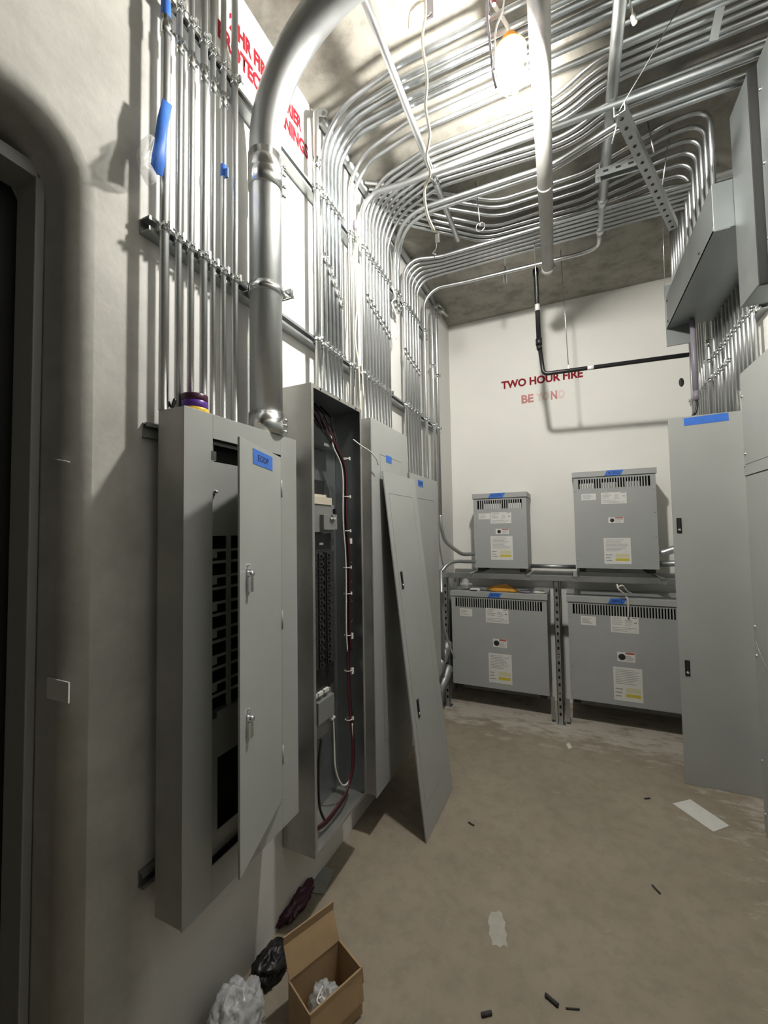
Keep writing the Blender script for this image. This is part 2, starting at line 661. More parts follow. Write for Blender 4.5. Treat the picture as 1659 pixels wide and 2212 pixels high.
# ------------------------------------------------------------------ struts, clamps, couplings
def strut_mb(a, b, open_dir, w=0.041, d=0.041, t=0.004):
    """C channel from a to b (centre of its back), mouth towards open_dir"""
    a, b, o = Vector(a), Vector(b), Vector(open_dir).normalized()
    tt = (b - a).normalized()
    s = tt.cross(o).normalized()
    m = MB()
    m.beam(a + o * t / 2, b + o * t / 2, w, t, o)
    for k in (-1, 1):
        m.beam(a + s * k * (w / 2 - t / 2) + o * d / 2, b + s * k * (w / 2 - t / 2) + o * d / 2, t, d, o)
        m.beam(a + s * k * (w / 2 - 0.006) + o * (d - t / 2), b + s * k * (w / 2 - 0.006) + o * (d - t / 2), 0.010, t, o)
    return m


def wall_strut(y0, y1, z, label, d=0.041):
    o = strut_mb((XL + 0.0005, y0, z), (XL + 0.0005, y1, z), (1, 0, 0), d=d).build('strut_channel', 'strut_metal', loc=(XL, y0, z))
    return tag(o, label, 'strut', 'steel struts on the left wall')


ZS1, ZS2 = 2.352, 3.055
wall_strut(0.735, 3.46, ZS1, 'long steel strut along the left wall at mid height holding the conduits')
wall_strut(0.80, 3.16, ZS2, 'long steel strut high on the left wall just below the red stencil')
wall_strut(0.748, 1.30, 1.785, 'short strut behind the top of the open-door panel', 0.021)
wall_strut(0.748, 1.30, 0.60, 'short strut behind the bottom of the open-door panel', 0.021)

_clamps, _coups = {}, {}


def clamp_mesh(r):
    """strap clamp for a vertical conduit; origin on the conduit axis, bolt outwards (+x)"""
    k = round(r, 4)
    if k not in _clamps:
        m = MB()
        m.lathe([(r + 0.0004, -0.013), (r + 0.0024, -0.013), (r + 0.0024, 0.013), (r + 0.0004, 0.013)], (0, 0, 0), 14)
        m.box(r - 0.001, r + 0.016, 0.001, 0.0035, -0.012, 0.012)
        m.box(r - 0.001, r + 0.016, -0.0035, -0.001, -0.012, 0.012)
        m.tube([(r + 0.009, -0.013, 0), (r + 0.009, 0.019, 0)], 0.0028, 6)
        m.tube([(r + 0.009, -0.016, 0), (r + 0.009, -0.010, 0)], 0.0058, 6)
        m.box(-r - 0.012, -r + 0.004, -r - 0.001, -r + 0.003, -0.012, 0.012)
        m.box(-r - 0.012, -r + 0.004, r - 0.003, r + 0.001, -0.012, 0.012)
        _clamps[k] = mesh_of(m, 'strut_clamp', 'bright_zinc')
    return _clamps[k]


def coup_mesh(r):
    k = round(r, 4)
    if k not in _coups:
        m = MB()
        m.lathe([(r, -0.026), (r + 0.0028, -0.026), (r + 0.0028, 0.026), (r, 0.026)], (0, 0, 0), 14)
        for h in (-0.013, 0.013):
            m.tube([(r + 0.001, 0, h), (r + 0.009, 0, h)], 0.0035, 6)
        _coups[k] = mesh_of(m, 'coupling', 'bright_zinc')
    return _coups[k]


def conduit(pts, r, label, group, fr=0.2, mtl='galv', clamps=(), coups=(), name='conduit', n=12, cat='conduit'):
    path = fillet(pts, fr) if len(pts) > 2 else [Vector(p) for p in pts]
    o = MB().tube(path, r, n).build(name, mtl, loc=pts[0])
    tag(o, label, cat, group)
    for c in clamps:
        inst(clamp_mesh(r), 'strut_clamp', c, o)
    for c in coups:
        rot = (0, 0, 0.5 + random.uniform(-0.4, 0.4))
        inst(coup_mesh(r), 'coupling', c, o, rot)
    return o


def xw(r):
    return XL + 0.0425 + r


# group above the open-door panel (seven thin conduits that go straight up)
g1 = [(0.770, 0.0125), (0.818, 0.0092), (0.860, 0.0092), (0.906, 0.0115), (0.944, 0.0092), (0.988, 0.0092), (1.036, 0.0115)]
g1_coup = [(361, 72), (389, 110), (411, 136), (440, 170), (457, 188), (480, 220), None]
for i, (y, r) in enumerate(g1):
    x = xw(r)
    cp = []
    if g1_coup[i]:
        cp = [(x, y, at(*g1_coup[i], 'x', -1.02).z)]
    lab = 'vertical conduit above the open-door panel, %s of seven from the left' % ORD[i]
    conduit([(x, y, 1.838), (x, y, ZC)], r, lab, 'conduits above the open-door panel',
            clamps=[(x, y, ZS1), (x, y, ZS2)], coups=cp)

# the four-inch conduit with its sweeping elbow
def big_conduit():
    r = 0.056
    x, y = XL + 0.043 + r, 1.138
    t = thing('large_conduit', 'very thick galvanized conduit sweeping up from the open-door panel into a ceiling elbow', 'conduit',
              (x, y, 1.838))
    zt, R = 2.880, 0.44
    path = [(x, y, 1.838)]
    pts = fillet([(x, y, 1.838), (x, y, zt + R), (XR - 0.03, y, zt + R)], R, 22)
    MB().tube(pts, r, 28).build('pipe', 'galv', t)
    m = MB()
    m.lathe([(r, -0.062), (r + 0.004, -0.062), (r + 0.004, -0.004), (r + 0.0025, 0), (r + 0.004, 0.004), (r + 0.004, 0.062), (r, 0.062)],
            (x, y, 2.785), 28)
    for h in (-0.055, -0.02, 0.025, 0.055):
        m.tube([(x + 0.035, y + 0.045, 2.785 + h), (x + 0.046, y + 0.058, 2.785 + h)], 0.006, 8)
    m.build('coupling', 'bright_zinc', t)
    m = MB()
    m.lathe([(r, -0.02), (r + 0.004, -0.02), (r + 0.004, 0.055), (r, 0.055)], (x, y, 1.858), 28)
    for h in (0.0, 0.022, 0.042):
        m.tube([(x + 0.035, y + 0.045, 1.858 + h), (x + 0.046, y + 0.058, 1.858 + h)], 0.006, 8)
    m.build('connector', 'bright_zinc', t)
    m = MB()
    m.lathe([(r + 0.0005, -0.016), (r + 0.005, -0.016), (r + 0.005, 0.016), (r + 0.0005, 0.016)], (x, y, ZS1), 28)
    m.box(x + 0.028, x + 0.078, y + 0.040, y + 0.044, ZS1 - 0.016, ZS1 + 0.016)
    m.box(x + 0.034, x + 0.078, y + 0.050, y + 0.054, ZS1 - 0.016, ZS1 + 0.016)
    m.tube([(x + 0.066, y + 0.028, ZS1), (x + 0.066, y + 0.072, ZS1)], 0.004, 8)
    m.tube([(x + 0.066, y + 0.056, ZS1), (x + 0.066, y + 0.064, ZS1)], 0.009, 6)
    m.box(XL + 0.03, x - 0.03, y - 0.061, y - 0.056, ZS1 - 0.016, ZS1 + 0.016)
    m.box(XL + 0.03, x - 0.03, y + 0.056, y + 0.061, ZS1 - 0.016, ZS1 + 0.016)
    m.build('strut_clamp', 'bright_zinc', t)


big_conduit()


def ceil_run(y, r, z0, zc, line, jog, label, group, fr=0.24, end=XR - 0.004, mtl='galv', strut=True, coup=None, drop=None, fan=None):
    """riser on the left wall that bends into a ceiling run; line = two photo points of the run"""
    x = xw(r)
    a, b = at(*line[0], 'z', zc), at(*line[1], 'z', zc)
    k = (b.y - a.y) / (b.x - a.x)
    yr = lambda xx: a.y + k * (xx - a.x)
    pts = [(x, y, z0), (x, y, zc)]
    xs = a.x - 0.02
    pts.append((xs, yr(xs), zc))
    if jog:
        xj0, xj1, dy = jog
        pts.append((xj0, yr(xj0), zc))
        pts.append((xj1, yr(xj0) + dy, zc))
        ye = yr(xj0) + dy
    else:
        ye = yr(b.x)
    fr_l = [fr] + [0.35] * (len(pts) - 2)
    if fan:
        pts.append((fan[0], ye, zc))
        pts.append((fan[1], fan[2], zc))
        ye = fan[2]
        fr_l = fr_l + [0.3, 0.3]
    if drop:
        pts.append((drop[0], ye, zc))
        pts.append((drop[0], ye, drop[1]))
        fr_l = fr_l + [0.10]
    else:
        pts.append((end, ye, zc))
    cl = [(x, y, s) for s in (ZS1, ZS2) if z0 < s < zc - fr] if strut else []
    cp = [(x, y, coup)] if coup else []
    return conduit(pts, r, label, group, fr_l, mtl, cl, cp)


# risers of the open panel (six)
GA = 'conduits rising from the open panelboard'
x = xw(0.0145)
conduit([(x, 1.533, 2.083), (x, 1.533, 3.42), (x, 1.62, 3.495)], 0.0145,
        'thicker conduit left of the risers above the open panelboard, hooked at the ceiling', GA, 0.05, clamps=[(x, 1.533, ZS1), (x, 1.533, ZS2)],
        coups=[(x, 1.533, 3.17)])
A = [((880, 129), (1054, 52)), ((880, 166), (1061, 89)), ((880, 185), (1061, 108)), ((880, 213), (1061, 132)), ((880, 231), (1061, 151))]
for i, (y, r) in enumerate([(1.592, 0.0118), (1.630, 0.0118), (1.664, 0.0118), (1.698, 0.0118), (1.734, 0.0118)]):
    ceil_run(y, r, 2.083, 3.44, A[i], None, '%s of five speckled conduits bending from the open panelboard to the ceiling' % ORD[i].capitalize(),
             GA, fr=0.30, mtl='galv_spangle', coup=2.76 - 0.035 * i)
# two risers between the panels
GB = 'pair of risers wrapped in cream cord'
for i, (y, ln) in enumerate([(1.850, ((887, 260), (1068, 177))), (1.900, ((894, 287), (1142, 181)))]):
    ceil_run(y, 0.0105, 2.075, 3.44, ln, None, '%s riser of the pair wrapped in cream cord' % ('Left' if i == 0 else 'Right'), GB, fr=0.30)
# white thick conduit and its eight thin neighbours
GC = 'conduits rising from the taped panel'
ceil_run(1.978, 0.0165, 2.075, 3.35, ((880, 394), (1153, 297)), None,
         'thick pale conduit sweeping from the taped panel across below the thin ceiling conduits', GC, fr=0.26)
B = [((920, 324), (1148, 233)), ((922, 336), (1149, 248)), ((925, 349), (1151, 262)), ((929, 362), (1151, 277)), ((929, 374), (1151, 287)),
     ((934, 384), (1155, 315)), ((940, 393), (1157, 326)), ((956, 400), (1158, 337))]
yB = [2.040, 2.082, 2.124, 2.166, 2.210, 2.254, 2.298, 2.338]
for i in range(8):
    j = (-0.02 + 0.012 * i, 0.16 + 0.012 * i, -0.10)
    ceil_run(yB[i], 0.0102, 2.075, 3.44, B[i], j,
             '%s of eight thin conduits right of the thick pale riser, counted from it' % ORD[i].capitalize(), GC, fr=0.22, coup=2.80 - 0.012 * i)
GD = 'pair of conduits bending low at the end of the thin risers'
for i, (y, ln) in enumerate([(2.448, ((885, 458), (1160, 367))), (2.500, ((892, 468), (1160, 378)))]):
    ceil_run(y, 0.0122, 2.94, 3.36, ln, (-0.03, 0.26, -0.11), '%s conduit of the separate pair bending low beside the eight thin risers' % ('Nearer' if i == 0 else 'Farther'),
             GD, fr=0.20, coup=2.97)
# far risers over the last panel
GF = 'conduits rising from the farthest panel'
F = [((956, 553), (1171, 492)), ((958, 560), (1171, 500)), ((960, 567), (1171, 509)), ((962, 574), (1171, 517)), ((965, 581), (1171, 526)), ((968, 588), (1171, 534))]
yF = [2.611, 2.664, 2.720, 2.777, 2.836, 2.888]
for i in range(6):
    ceil_run(yF[i], 0.0118 if i == 0 else 0.0098, 1.858, 3.37, F[i], None, '%s of six conduits bending from the farthest left panel, counted from the left' % ORD[i].capitalize(),
             GF, fr=0.17, coup=2.72 - 0.01 * i)
# wavy ceiling conduits
GE = 'kinked conduits on the ceiling'
Es = [((949, 416), (1073, 434), (1166, 405)), ((932, 428), (1075, 450), (1166, 422)), ((925, 443), (1075, 468), (1166, 440)),
      ((915, 458), (1066, 490), (1166, 457)), ((910, 470), (1054, 502), (1166, 472)), ((905, 482), (1050, 513), (1166, 484)), ((903, 490), (1045, 522), (1166, 494))]
for i, (a, b, c) in enumerate(Es):
    z = 3.475
    a, b, c = at(*a, 'z', z), at(*b, 'z', z), at(*c, 'z', z)
    d = (a - b) / (b.x - a.x)
    a2 = a + d * (a.x - (XL + 0.056))
    ye = 2.36 + 0.078 * i
    conduit([a2, b, (0.12, c.y, z), (0.50, ye, z), (0.652, ye, z), (0.652, ye, 3.05)], 0.0108,
            '%s of seven kinked ceiling conduits, counted from the lamp' % ORD[i].capitalize(), GE, [0.25, 0.3, 0.3, 0.10])
for i in range(6):
    yy = 2.92 + 0.060 * i
    conduit([(0.652, yy, 3.05), (0.652, yy, ZC)], 0.0108, '%s of six short conduits dropping from the ceiling to the far end of the wireway' % ORD[i].capitalize(),
            'short drops to the wireway')
# single conduits in the back corner
GG = 'three risers in the back left corner'
x = xw(0.0145)
g_c, g_d = at(1000, 610, 'z', 3.38), at(1190, 565, 'z', 3.38)
conduit([(x, 3.031, 0.60), (x, 3.031, 3.38), (g_c.x, g_c.y, 3.38), (0.10, g_d.y, 3.38), (0.215, g_d.y - 0.02, 3.38), (0.215, 2.86, 3.38)], 0.0132,
        'single conduit sweeping alone from the back corner across the ceiling under the gray pipe', GG, [0.26, 0.3, 0.1, 0.12],
        clamps=[(x, 3.031, ZS1), (x, 3.031, ZS2 - 0.0)])
conduit([(x, 3.225, 1.0), (x, 3.225, 3.33), (x, 3.42, 3.46), (x, 3.6, 3.497)], 0.0140,
        'middle riser of the three in the back left corner', GG, 0.14, clamps=[(x, 3.225, ZS1), (x, 3.225, 2.84)])
conduit([(x, 3.345, 1.62), (x, 3.345, 3.36), (x, 3.52, 3.46), (x, 3.7, 3.497)], 0.0150,
        'rearmost riser of the three in the back left corner', GG, 0.14, clamps=[(x, 3.345, ZS1), (x, 3.345, 2.80)])
# flexible conduit to the small transformer
fx = spline([(x, 3.345, 1.62), (x + 0.005, 3.345, 1.52), (x + 0.035, 3.37, 1.40), (x + 0.12, 3.44, 1.31), (-0.86, 3.52, 1.285), (-0.79, 3.6, 1.284)])
o = MB().tube(fx, 0.0155, 12).build('flexible_conduit', 'galv_dull', loc=(x, 3.345, 1.62))
tag(o, 'curved flexible conduit dropping into the side of the small upper transformer', 'conduit')
fx = spline([(-0.99, 3.28, 1.16), (-0.95, 3.34, 1.215), (-0.90, 3.42, 1.23), (-0.84, 3.52, 1.222), (-0.79, 3.6, 1.218)])
o = MB().tube(fx, 0.0150, 12).build('flexible_conduit', 'galv_dull', loc=(-0.99, 3.28, 1.16))
tag(o, 'short level flexible conduit below the curved one at the small upper transformer', 'conduit')
conduit([(-0.995, 3.28, 0.35), (-0.995, 3.28, 1.17)], 0.017, 'dark vertical pipe beside the left rack post', 'back corner pipes', mtl='strut_metal')
fx = spline([(-0.97, 3.22, 0.92), (-0.965, 3.24, 0.72), (-0.94, 3.30, 0.55), (-0.92, 3.36, 0.45)])
o = MB().tube(fx, 0.008, 10).build('cable', 'galv', loc=(-0.97, 3.22, 0.92))
tag(o, 'thin metal cable bending down behind the left rack post', 'cable')
MB().box(-0.985, -0.955, 3.205, 3.235, 0.90, 1.0).build('connector', 'galv_dull', o)


def fat_flex(p, label):
    o = MB().tube(spline(p, 10), 0.036, 16).build('flexible_conduit', 'galv_dull', loc=p[0])
    tag(o, label, 'conduit', 'fat flexible conduits at the lower transformer')
    pts = spline(p, 10)
    m = MB()
    for k in (6, len(pts) - 8):
        m.tube([pts[k], pts[k + 1]], 0.042, 16)
    m.build('collar', 'galv', o)


fat_flex([(-0.99, 3.425, 0.545), (-0.995, 3.40, 0.53), (-1.0, 3.34, 0.48), (-1.015, 3.25, 0.40), (-1.02, 3.12, 0.38)], 'upper fat flexible conduit beside the lower left transformer')
fat_flex([(-0.99, 3.425, 0.345), (-0.995, 3.40, 0.33), (-1.0, 3.34, 0.28), (-1.015, 3.25, 0.22), (-1.02, 3.12, 0.20)], 'lower fat flexible conduit beside the lower left transformer')

# corner pipe under the ceiling
conduit([(XL + 0.026, 1.62, 3.483), (XL + 0.026, 3.6, 3.483)], 0.022, 'thick pipe running along the top of the left wall', 'ceiling corner pipe', mtl='strut_metal')

# ------------------------------------------------------------------ pipes running towards the camera under the ceiling
conduit([(-0.042, 1.27, 3.262), (-0.100, 2.98, 3.262)], 0.037, 'thick gray pipe running from above the camera past the lamp to the back', 'gray ceiling pipes',
        mtl='pipe_primer', name='ceiling_pipe', n=20, cat='pipe')
bpy.context.view_layer.update()
pipe1 = [o for o in scene.objects if o.name == 'ceiling_pipe'][0]
MB().tube([(-0.074, 2.22, 3.262), (-0.0745, 2.235, 3.262)], 0.0395, 20).build('pipe_coupling', 'pipe_primer', pipe1)
MB().tube([(-0.0985, 2.95, 3.262), (-0.101, 3.01, 3.262)], 0.0405, 20).build('pipe_coupling', 'pipe_primer', pipe1)
m = MB()
m.torus((-0.101, 2.995, 3.287), 0.046, 0.004, 'y', 18, 6, math.pi, 2 * math.pi)
m.build('pipe_hanger', 'bright_zinc', pipe1)
p2 = conduit([(0.215, 1.27, 3.38), (0.215, 2.90, 3.38)], 0.0235, 'slimmer gray conduit running back beside the diagonal slotted strut', 'gray ceiling pipes',
             mtl='galv_dull', name='ceiling_pipe', n=16, cat='pipe')
MB().tube([(0.215, 2.62, 3.38), (0.215, 2.66, 3.38)], 0.0262, 16).build('coupling', 'galv', p2)
MB().tube([(0.215, 2.865, 3.38), (0.215, 2.915, 3.38)], 0.0262, 16).build('coupling', 'galv', p2)
p3 = conduit([(-0.616, 1.245, 3.40), (-0.628, 2.62, 3.40)], 0.0158, 'loose pale conduit lying across the ceiling runs with a free cut end', 'gray ceiling pipes',
             mtl='galv', name='ceiling_pipe', n=14, cat='pipe')
m = MB().tube([(-0.622, 2.03, 3.40), (-0.623, 2.12, 3.40)], 0.0188, 14)
m.tube([(-0.60, 2.05, 3.385), (-0.59, 2.05, 3.375)], 0.004, 6).tube([(-0.60, 2.10, 3.385), (-0.59, 2.10, 3.375)], 0.004, 6)
m.build('coupling', 'bright_zinc', p3)


# ------------------------------------------------------------------ string lamp
def lamp():
    c = LAMP
    t = thing('string_light', 'glowing caged work lamp with an orange cap hanging from the ceiling', 'lamp', c)
    MB().lathe([(0.0, -0.084), (0.018, -0.080), (0.036, -0.064), (0.046, -0.036), (0.047, -0.010), (0.046, 0.0)], c, 24).build('bulb', 'bulb', t)
    MB().lathe([(0.046, 0.0), (0.040, 0.030), (0.026, 0.060), (0.020, 0.070), (0.0, 0.071)], c, 24).build('bulb_collar', 'bulb_collar', t)
    m = MB()
    m.lathe([(0.0, 0.125), (0.022, 0.123), (0.030, 0.112), (0.034, 0.085), (0.052, 0.074), (0.060, 0.060), (0.056, 0.060), (0.046, 0.070), (0.024, 0.072), (0.0, 0.072)],
            c, 24)
    m.build('cap', 'orange_plastic', t)
    m = MB()
    for h, R in ((0.045, 0.058), (0.0, 0.062), (-0.045, 0.056), (-0.085, 0.030)):
        m.torus(c + Vector((0, 0, h)), R, 0.0016, 'z', 24, 5)
    for k in range(6):
        a = math.pi / 3 * k + 0.3
        d = Vector((math.cos(a), math.sin(a), 0))
        m.tube([c + d * 0.057 + Vector((0, 0, 0.062)), c + d * 0.062, c + d * 0.056 + Vector((0, 0, -0.045)), c + d * 0.030 + Vector((0, 0, -0.085)),
                c + Vector((0, 0, -0.098))], 0.0015, 5)
    m.build('guard', 'guard_wire', t)
    MB().tube(spline([c + Vector((0, 0, 0.12)), c + Vector((-0.004, 0, 0.16)), c + Vector((-0.02, -0.01, 0.195)), c + Vector((-0.045, -0.05, 0.215)), c + Vector((-0.09, -0.16, 0.238))]),
              0.007, 10).build('cord', 'white_wire', t)


lamp()


def cable(pts, r, mtl, label, name='hanging_cable', cat='cable', group=None, n=8):
    o = MB().tube(spline(pts), r, n).build(name, mtl, loc=pts[0])
    return tag(o, label, cat, group)


# wires around the lamp
y = 1.38
cable([at(1058, -40, 'y', y), at(1052, 20, 'y', y), at(1057, 80, 'y', y), at(1062, 130, 'y', y), at(1066, 165, 'y', y + 0.02), at(1072, 190, 'y', y + 0.03)],
      0.0042, 'lead_gray', 'dark gray wire looping down beside the glowing lamp')
cable([at(1092, -40, 'y', y), at(1086, 20, 'y', y), at(1072, 60, 'y', y), at(1068, 110, 'y', y), at(1067, 150, 'y', y)],
      0.0030, 'white_wire', 'thin white wire hanging just left of the glowing lamp')
o = cable([at(1056, -45, 'y', 1.40), at(1053, 0, 'y', 1.40), at(1054, 38, 'y', 1.40)], 0.0075, 'black_wire', 'short black plug end hanging left of the lamp')
o = cable([at(1071, -45, 'y', 1.41), at(1068, 0, 'y', 1.41), at(1067, 10, 'y', 1.41)], 0.008, 'red_wire', 'short red wire end hanging left of the lamp')

# long cream cord with a taped black box at the top
yc_ = 1.38
cable([(-0.43, yc_, ZC), at(919, 30, 'y', yc_), at(912, 90, 'y', yc_), at(922, 170, 'y', yc_), at(919, 230, 'y', yc_ + 0.02), at(928, 290, 'y', yc_ + 0.03), at(921, 340, 'y', yc_ + 0.04),
       at(929, 375, 'y', yc_ + 0.05), at(917, 410, 'y', yc_ + 0.06), at(922, 460, 'y', yc_ + 0.06), at(938, 500, 'y', yc_ + 0.06)], 0.0050, 'cream_cord',
      'long twisted cream cord dangling in front of the ceiling conduits')
p = at(943, 512, 'y', yc_ + 0.06)
tp = MB().box(p.x - 0.005, p.x + 0.009, p.y - 0.001, p.y + 0.001, p.z - 0.022, p.z + 0.012).build('tape_tag', 'paper', loc=p)
tag(tp, 'torn white tape tag on the end of the dangling cream cord', 'tape')
MB().tube(spline([p + Vector((0, 0, -0.025)), p + Vector((-0.004, 0, -0.045)), p + Vector((-0.016, 0, -0.058)), p + Vector((-0.004, 0, -0.066)), p + Vector((-0.012, 0, -0.074))]), 0.0014, 6).build('wire_tail', 'white_wire', tp)
p = at(926, 12, 'y', yc_ + 0.02)
bx = thing('junction_cover', 'small dark cover plate hanging beside the top of the cream cord', 'cover', p)
MB().box(p.x - 0.018, p.x + 0.018, p.y, p.y + 0.010, p.z - 0.055, p.z + 0.075).build('plate', 'lead_gray', bx, bevel=0.003)
MB().torus((p.x, p.y - 0.002, p.z - 0.034), 0.009, 0.0025, 'y', 12, 5, math.pi, 2 * math.pi).build('hook', 'bright_zinc', bx)
cable([at(917, 2, 'y', yc_), at(900, 8, 'y', yc_), at(886, 28, 'y', yc_), at(883, 66, 'y', yc_)], 0.004, 'cream_cord', 'short curled cream cord end left of the dark cover plate')
q = at(1369, 30, 'y', 1.7)
o = cable([at(1357, -30, 'y', 1.7), at(1362, 10, 'y', 1.7), at(1368, 38, 'y', 1.7)], 0.004, 'white_wire', 'white wire with a connector hanging right of the slim gray conduit')
MB().tube([at(1367, 34, 'y', 1.7), at(1371, 50, 'y', 1.7)], 0.009, 8).build('connector', 'white_wire', o)

# ------------------------------------------------------------------ rods, hangers and the slotted struts overhead
def rod(a, b, label, r=0.0032, cat='rod', mtl='bright_zinc'):
    o = MB().tube([a, b], r, 8).build('threaded_rod', mtl, loc=a)
    return tag(o, label, cat, 'threaded hanger rods')


a, b = at(1027, 393, 'y', 2.32), at(1037, 486, 'y', 2.32)
hg = rod(a, (b.x, b.y, b.z), 'hanger rod with an empty ring clamp between the conduits')
MB().torus((b.x + 0.002, b.y, b.z - 0.012), 0.025, 0.0028, 'y', 20, 6).tube([(b.x, b.y, b.z + 0.02), (b.x, b.y, b.z - 0.004)], 0.006, 6).build('ring', 'bright_zinc', hg)
rod((-0.175, 2.82, ZC), at(1160, 640, 'y', 2.82), 'rod hanging just left of the gray pipe end')
a = at(1212, 575, 'y', 3.2)
hr = rod((a.x, 3.2, ZC), (0.006, 3.2, 2.625), 'long rod carrying the black pipe')
MB().tube([(0.006, 3.2, 2.61), (0.006, 3.2, 2.655)], 0.008, 8).build('clip', 'white_wire', hr)
sz = 3.16
s0, s1 = at(1338, 245, 'z', sz), at(1455, 495, 'z', sz)
sd = (s1 - s0).normalized()
st = thing('slotted_strut', 'long diagonal slotted strut hanging under the dark right ceiling', 'strut', s0)
m = MB()
nrm = Vector((0, 0, 1))
side = sd.cross(nrm).normalized()
m.beam(s0, s1, 0.041, 0.003)
for k in (-1, 1):
    m.beam(s0 + side * k * 0.0195 + Vector((0, 0, 0.020)), s1 + side * k * 0.0195 + Vector((0, 0, 0.020)), 0.003, 0.041)
m.build('channel', 'galv_dull', st)
L = (s1 - s0).length
slot_me = mesh_of(MB().lathe([(0.0, -0.0024), (0.0075, -0.0024), (0.0075, 0.0), (0.0, 0.0)], (0, 0, 0), 10), 'slot', 'dark_void')
for k in range(16):
    pp = s0 + sd * (0.03 + k * (L - 0.06) / 15)
    inst(slot_me, 'slot', (pp.x, pp.y, pp.z - 0.001), st)
a, b = at(1286, 374, 'z', 3.33), at(1395, 340, 'z', 3.33)
st2 = thing('slotted_strut', 'short slotted strut hanging level below the slim gray conduit', 'strut', a)
m = MB().beam(a, b, 0.041, 0.003)
s2 = (b - a).normalized().cross(Vector((0, 0, 1)))
for k in (-1, 1):
    m.beam(a + s2 * k * 0.0195 - Vector((0, 0, 0.02)), b + s2 * k * 0.0195 - Vector((0, 0, 0.02)), 0.003, 0.041)
m.build('channel', 'galv_dull', st2)
sl2 = mesh_of(MB().box(-0.012, 0.012, -0.0005, 0.0018, -0.006, 0.006), 'slot', 'dark_void')
for f in (0.2, 0.45, 0.7, 0.92):
    pp = a + (b - a) * f + s2 * 0.021 - Vector((0, 0, 0.02))
    inst(sl2, 'slot', pp, st2, (0, 0, math.atan2(b.y - a.y, b.x - a.x)))
rod((a.x + 0.02, a.y, ZC), (a.x + 0.02, a.y, a.z - 0.05), 'rod at the left end of the short slotted strut')
r1 = at(1399, 262, 'y', 2.35)
rod((r1.x, 2.35, min(r1.z, ZC)), at(1412, 330, 'y', 2.35), 'left rod of two beside the diagonal strut')
r1 = at(1446, 268, 'y', 2.45)
rod((r1.x, 2.45, min(r1.z, ZC)), at(1431, 400, 'y', 2.45), 'right rod of two beside the diagonal strut')
o = MB().tube([s0 + Vector((0.0, 0, 0.01)), at(1487, -20, 'z', ZC - 0.005)], 0.0022, 6).build('brace_wire', 'bright_zinc', loc=s0)
tag(o, 'taut diagonal brace wire rising right from the slotted strut end', 'wire')
o = MB().tube([s0 + Vector((0.0, 0, 0.0)), at(1322, 310, 'z', 3.06)], 0.0028, 6).build('brace_wire', 'bright_zinc', loc=s0)
tag(o, 'short loose wire tail below the slotted strut end', 'wire')
a = at(1552, 20, 'z', 3.42)
hk = MB().beam(at(1562, -15, 'z', 3.46), at(1541, 88, 'z', 3.36), 0.030, 0.004).build('hanger_bracket', 'galv_dull', loc=a)
tag(hk, 'flat metal bracket hanging at the top right by the sheet metal box', 'bracket')
w = at(1432, 470, 'y', 2.75)
o = MB().tube([(w.x, 2.75, ZC), at(1437, 640, 'y', 2.75)], 0.0013, 6).build('brace_wire', 'bright_zinc', loc=w)
tag(o, 'thin plumb wire in front of the back wall near the wireway', 'wire')
b0 = at(1092, 575, 'y', 3.13)
hkc = thing('pipe_clip', 'small spring clip holding the single corner conduit to the ceiling', 'clip', b0)
MB().box(b0.x - 0.006, b0.x + 0.006, 3.108, 3.112, 3.40, ZC).box(b0.x - 0.012, b0.x - 0.008, 3.095, 3.112, 3.31, 3.41).box(b0.x + 0.008, b0.x + 0.012, 3.095, 3.112, 3.31, 3.41).box(b0.x - 0.012, b0.x + 0.012, 3.095, 3.112, 3.40, 3.405).build('bracket', 'strut_metal', hkc)


# ------------------------------------------------------------------ black pipe in front of the back wall
def black_pipe():
    y = 3.2
    a, b, c, d = at(1157, 585, 'y', y), at(1164, 738, 'y', y), at(1174, 808, 'y', y), at(1488, 766, 'y', y)
    t = thing('black_pipe', 'black iron pipe dropping from the ceiling and turning right across the red stencil', 'pipe', c)
    MB().tube([(a.x, y, ZC - 0.09), a, b], 0.0165, 14).build('drop_pipe', 'black_pipe', t)
    MB().tube(fillet([b, c + Vector((0, 0, 0.0)), d], 0.035), 0.0145, 14).build('pipe', 'black_pipe', t)
    m = MB().tube([(a.x, y, a.z - 0.035), (a.x, y, a.z + 0.01)], 0.0215, 14)
    m.tube([b + Vector((0, 0, 0.02)), b + Vector((0, 0, -0.025))], 0.0225, 14)
    m.tube([b + Vector((0, 0, -0.03)), b + Vector((0.003, 0, -0.06))], 0.0195, 14)
    m.build('elbow', 'black_pipe', t)
    MB().tube([(a.x, y, a.z + 0.01), (a.x, y, ZC)], 0.0055, 8).build('hanger', 'label_yellow', t)
    k = a + (b - a) * 0.48
    MB().tube([k, k + (b - a) * 0.09], 0.0172, 14).build('label', 'label_white', t)
    k = c + (d - c) * 0.33
    MB().tube([k, k + (d - c) * 0.045], 0.0152, 14).build('label', 'label_white', t)


black_pipe()
